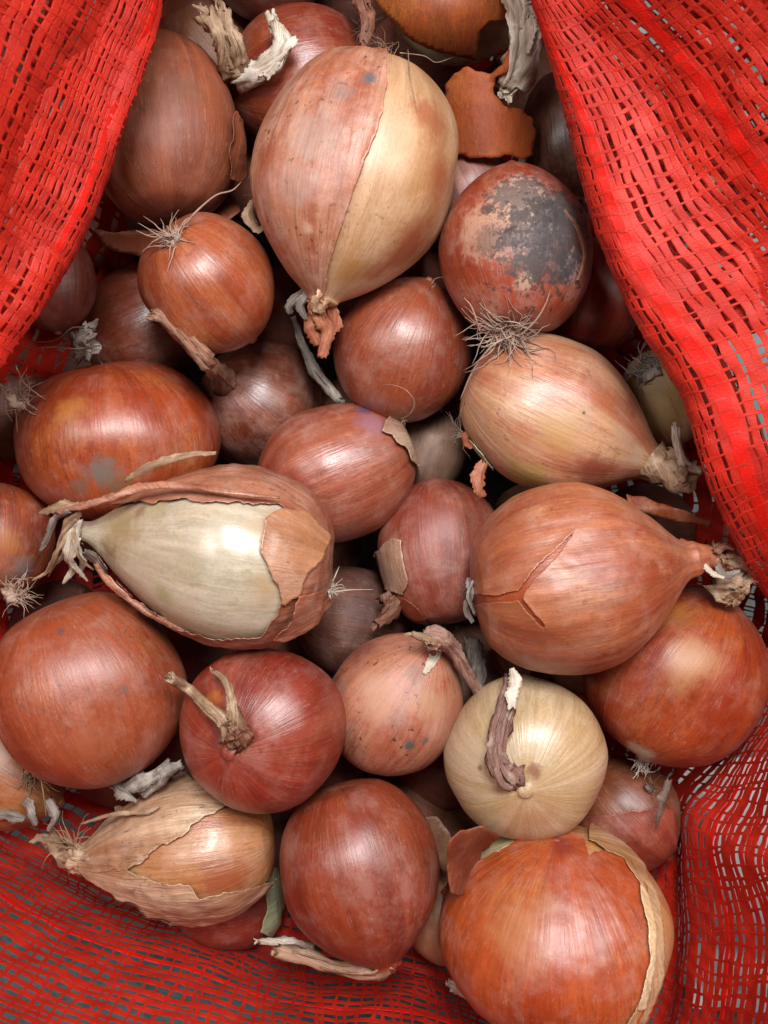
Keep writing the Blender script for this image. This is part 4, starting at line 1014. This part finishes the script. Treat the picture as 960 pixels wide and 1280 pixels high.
red = net_mat('red_net_plastic', 'c42a1a', 'aa2014', 3)
redw = net_mat('bright_red_band_plastic', 'dc1a0c', 'cc140a', 4)
bag = bpy.data.objects.new('net_bag', None); COL.objects.link(bag)
bag.location = (0, 0, -.12); bag.empty_display_size = .05
tag(bag, 'open red plastic net sack whose walls frame the heap of onions', 'net bag')
OFF = np.array([0, 0, .12])
def ribbon(name, Pa, Pm, Pb, thick, mat, closed):
    """ribbon through three parallel rows of points, with real thickness"""
    n = len(Pm)
    T = np.roll(Pm, -1, 0) - np.roll(Pm, 1, 0)
    if not closed: T[0] = Pm[1] - Pm[0]; T[-1] = Pm[-1] - Pm[-2]
    N = np.cross(T, Pb - Pa); N /= np.linalg.norm(N, axis=1)[:, None] + 1e-12
    if N[:, 2].mean() < 0: N = -N
    rows = [Pa, Pm * .3 + Pa * .7 + N * thick, Pm * .3 + Pb * .7 + N * thick, Pb, Pm - N * thick * .5]
    V = np.concatenate(rows) + OFF
    m = n if closed else n - 1
    F = []
    for r in range(5):
        a0, b0 = r * n, ((r + 1) % 5) * n
        for i in range(m):
            i2 = (i + 1) % n
            F.append((a0 + i, a0 + i2, b0 + i2, b0 + i))
    o = mesh_obj(name, V.tolist(), F, mat, bag, smooth=False)
    return o
def flapness(u):
    return np.clip(1 - np.abs(((u % NS) - 3) / 5.2) ** 2, 0, 1) + np.clip(1 - np.abs(((u % NS) - 25.5) / 4) ** 2, 0, 1)
NU = 1100
ug = np.linspace(0, NS, NU, endpoint=False)
def tapes(v0, v1, n, phase, drop, name, wide_every, u_rng=None, width=.35):
    pv = (v1 - v0) / n
    for i in range(n):
        v = v0 + pv * (i + .5)
        u = ug if u_rng is None else np.linspace(u_rng[0], u_rng[1], 420)
        wob = pv * (.06 * np.sin(u * 7.3 + i * 2.1 + phase) + .035 * np.sin(u * 14.7 + i * 1.3) + .14 * np.sin(u * 1.9 + i * 4.4 + phase))
        w = pv * (width + .04 * np.sin(u * 3.3 + i * 3.3) + .035 * np.sin(u * 12. + i))
        us_ = u % NS
        w = w + pv * (.075 * np.exp(-((us_ - 11.5) / 2.2) ** 2) - .06 * np.exp(-((us_ - 15.6) / 2.4) ** 2) + .035 * np.clip(flapness(u), 0, 1))
        wide = wide_every and i % wide_every == wide_every // 2
        if wide: w = w + pv * .50 * np.clip(flapness(u) * 1.6, 0, 1)
        vm = np.clip(v + wob, .0, 5)
        Pa = bagpoint(u, np.clip(vm - w, 0, 5), phase, drop); Pb = bagpoint(u, np.clip(vm + w, 0, 5), phase, drop); Pm = bagpoint(u, vm, phase, drop)
        ribbon('wide_band' if wide else name, Pa, Pm, Pb, .00010 if not wide else .00022, redw if wide else red, u_rng is None)
tapes(0, 1, 12, 0, 0, 'net_tape', 0)
tapes(1, 2, 9, 0, 0, 'net_tape', 0)
tapes(2, 3, 15, 0, 0, 'net_tape', 10)
tapes(3, 4, 14, 0, 0, 'net_tape', 10)
tapes(4, 5, 9, 0, 0, 'net_tape', 6)
# cross threads, evenly spaced along the mouth
uu = np.linspace(0, NS, 4000); L = np.linalg.norm(np.diff(bagpoint(uu, 2.4), axis=0), axis=1); cum = np.concatenate([[0], np.cumsum(L)])
NT_ = 296
def threads(us, v0, v1, phase, drop, name):
    for k, u0 in enumerate(us):
        vv = np.linspace(v0, v1, int((v1 - v0) * 26))
        uw = u0 + .022 * np.sin(vv * 7 + k) + .006 * np.sin(vv * 27 + k * 1.7)
        du = (.017 + .006 * np.sin(vv * 23 + k)) * (1 - .35 * np.exp(-((u0 % NS - 16.2) / 2.4) ** 2))
        Pm = bagpoint(uw, vv, phase, drop); 
        Pa = bagpoint(uw - du, vv, phase, drop); Pb = bagpoint(uw + du, vv, phase, drop)
        ribbon(name, Pa, Pm, Pb, .00022, red, False)
us = np.interp((np.arange(NT_) + rsn.uniform(-.25, .25, NT_)) / NT_ * cum[-1], cum, uu)
threads(us, .0, 5, 0, 0, 'cross_thread')
# the folded-over cuff hanging behind the two upper flaps
def cuff(u0, u1, nthr):
    tapes(2.35, 5, 24, 2.2, .006, 'cuff_tape', 0, (u0, u1), .36)
    threads(np.linspace(u0 + .05, u1 - .05, nthr), 2.35, 5, 2.2, .006, 'cuff_cross_thread')
cuff(-1.0, 4.6, 60)
cuff(22.6, 28.4, 46)

# ------------------------------------------------------------------ what lies under and behind the bag
nt = NT('grey_concrete')
tc = nt.n.new('ShaderNodeTexCoord').outputs['Object']
a = nt.noise(tc, 9, 6, .6); b = nt.noise(tc, 90, 5, .7)
nt.put(nt.b.inputs['Base Color'], nt.mix(nt.step(b, .3, .7), nt.mix(nt.step(a, .4, .6), lin('6a7a78'), lin('4a5656')), lin('7c8a88')))
nt.b.inputs['Roughness'].default_value = .75
nt.bump(b, .4, .002)
mesh_obj('floor', [(-6, -6, -.16), (6, -6, -.16), (6, 6, -.16), (-6, 6, -.16)], [(0, 1, 2, 3)], nt.m)['kind'] = 'structure'
# crumpled white plastic sack lying outside the net at the lower right
nt = NT('white_plastic'); nt.b.inputs['Base Color'].default_value = (.86, .87, .88, 1); nt.b.inputs['Roughness'].default_value = .3
V, F = [], []; n = 40
def sackz(x, y):
    return -.125 + .07 * math.exp(-((x - .205) / .04) ** 2 - ((y + .185) / .045) ** 2) + .012 * noise.noise(Vector((x * 28, y * 28, 0))) + .005 * noise.noise(Vector((x * 80, y * 80, 3)))
for side in (0, 1):
    for j in range(n):
        for i in range(n):
            x, y = 0.168 + .12 * i / (n - 1), -.27 + .13 * j / (n - 1)
            V.append((x, y, sackz(x, y) - .05 * (1 - side) * 1) if side else (x, y, -.155))
for j in range(n - 1):
    for i in range(n - 1):
        a = j * n + i; F.append((a + n * n, a + n * n + 1, a + n * n + n + 1, a + n * n + n)); F.append((a, a + n, a + n + 1, a + 1))
tag(mesh_obj('plastic_sack', V, F, nt.m), 'crumpled white plastic sack glinting through the net at the lower right', 'sack')
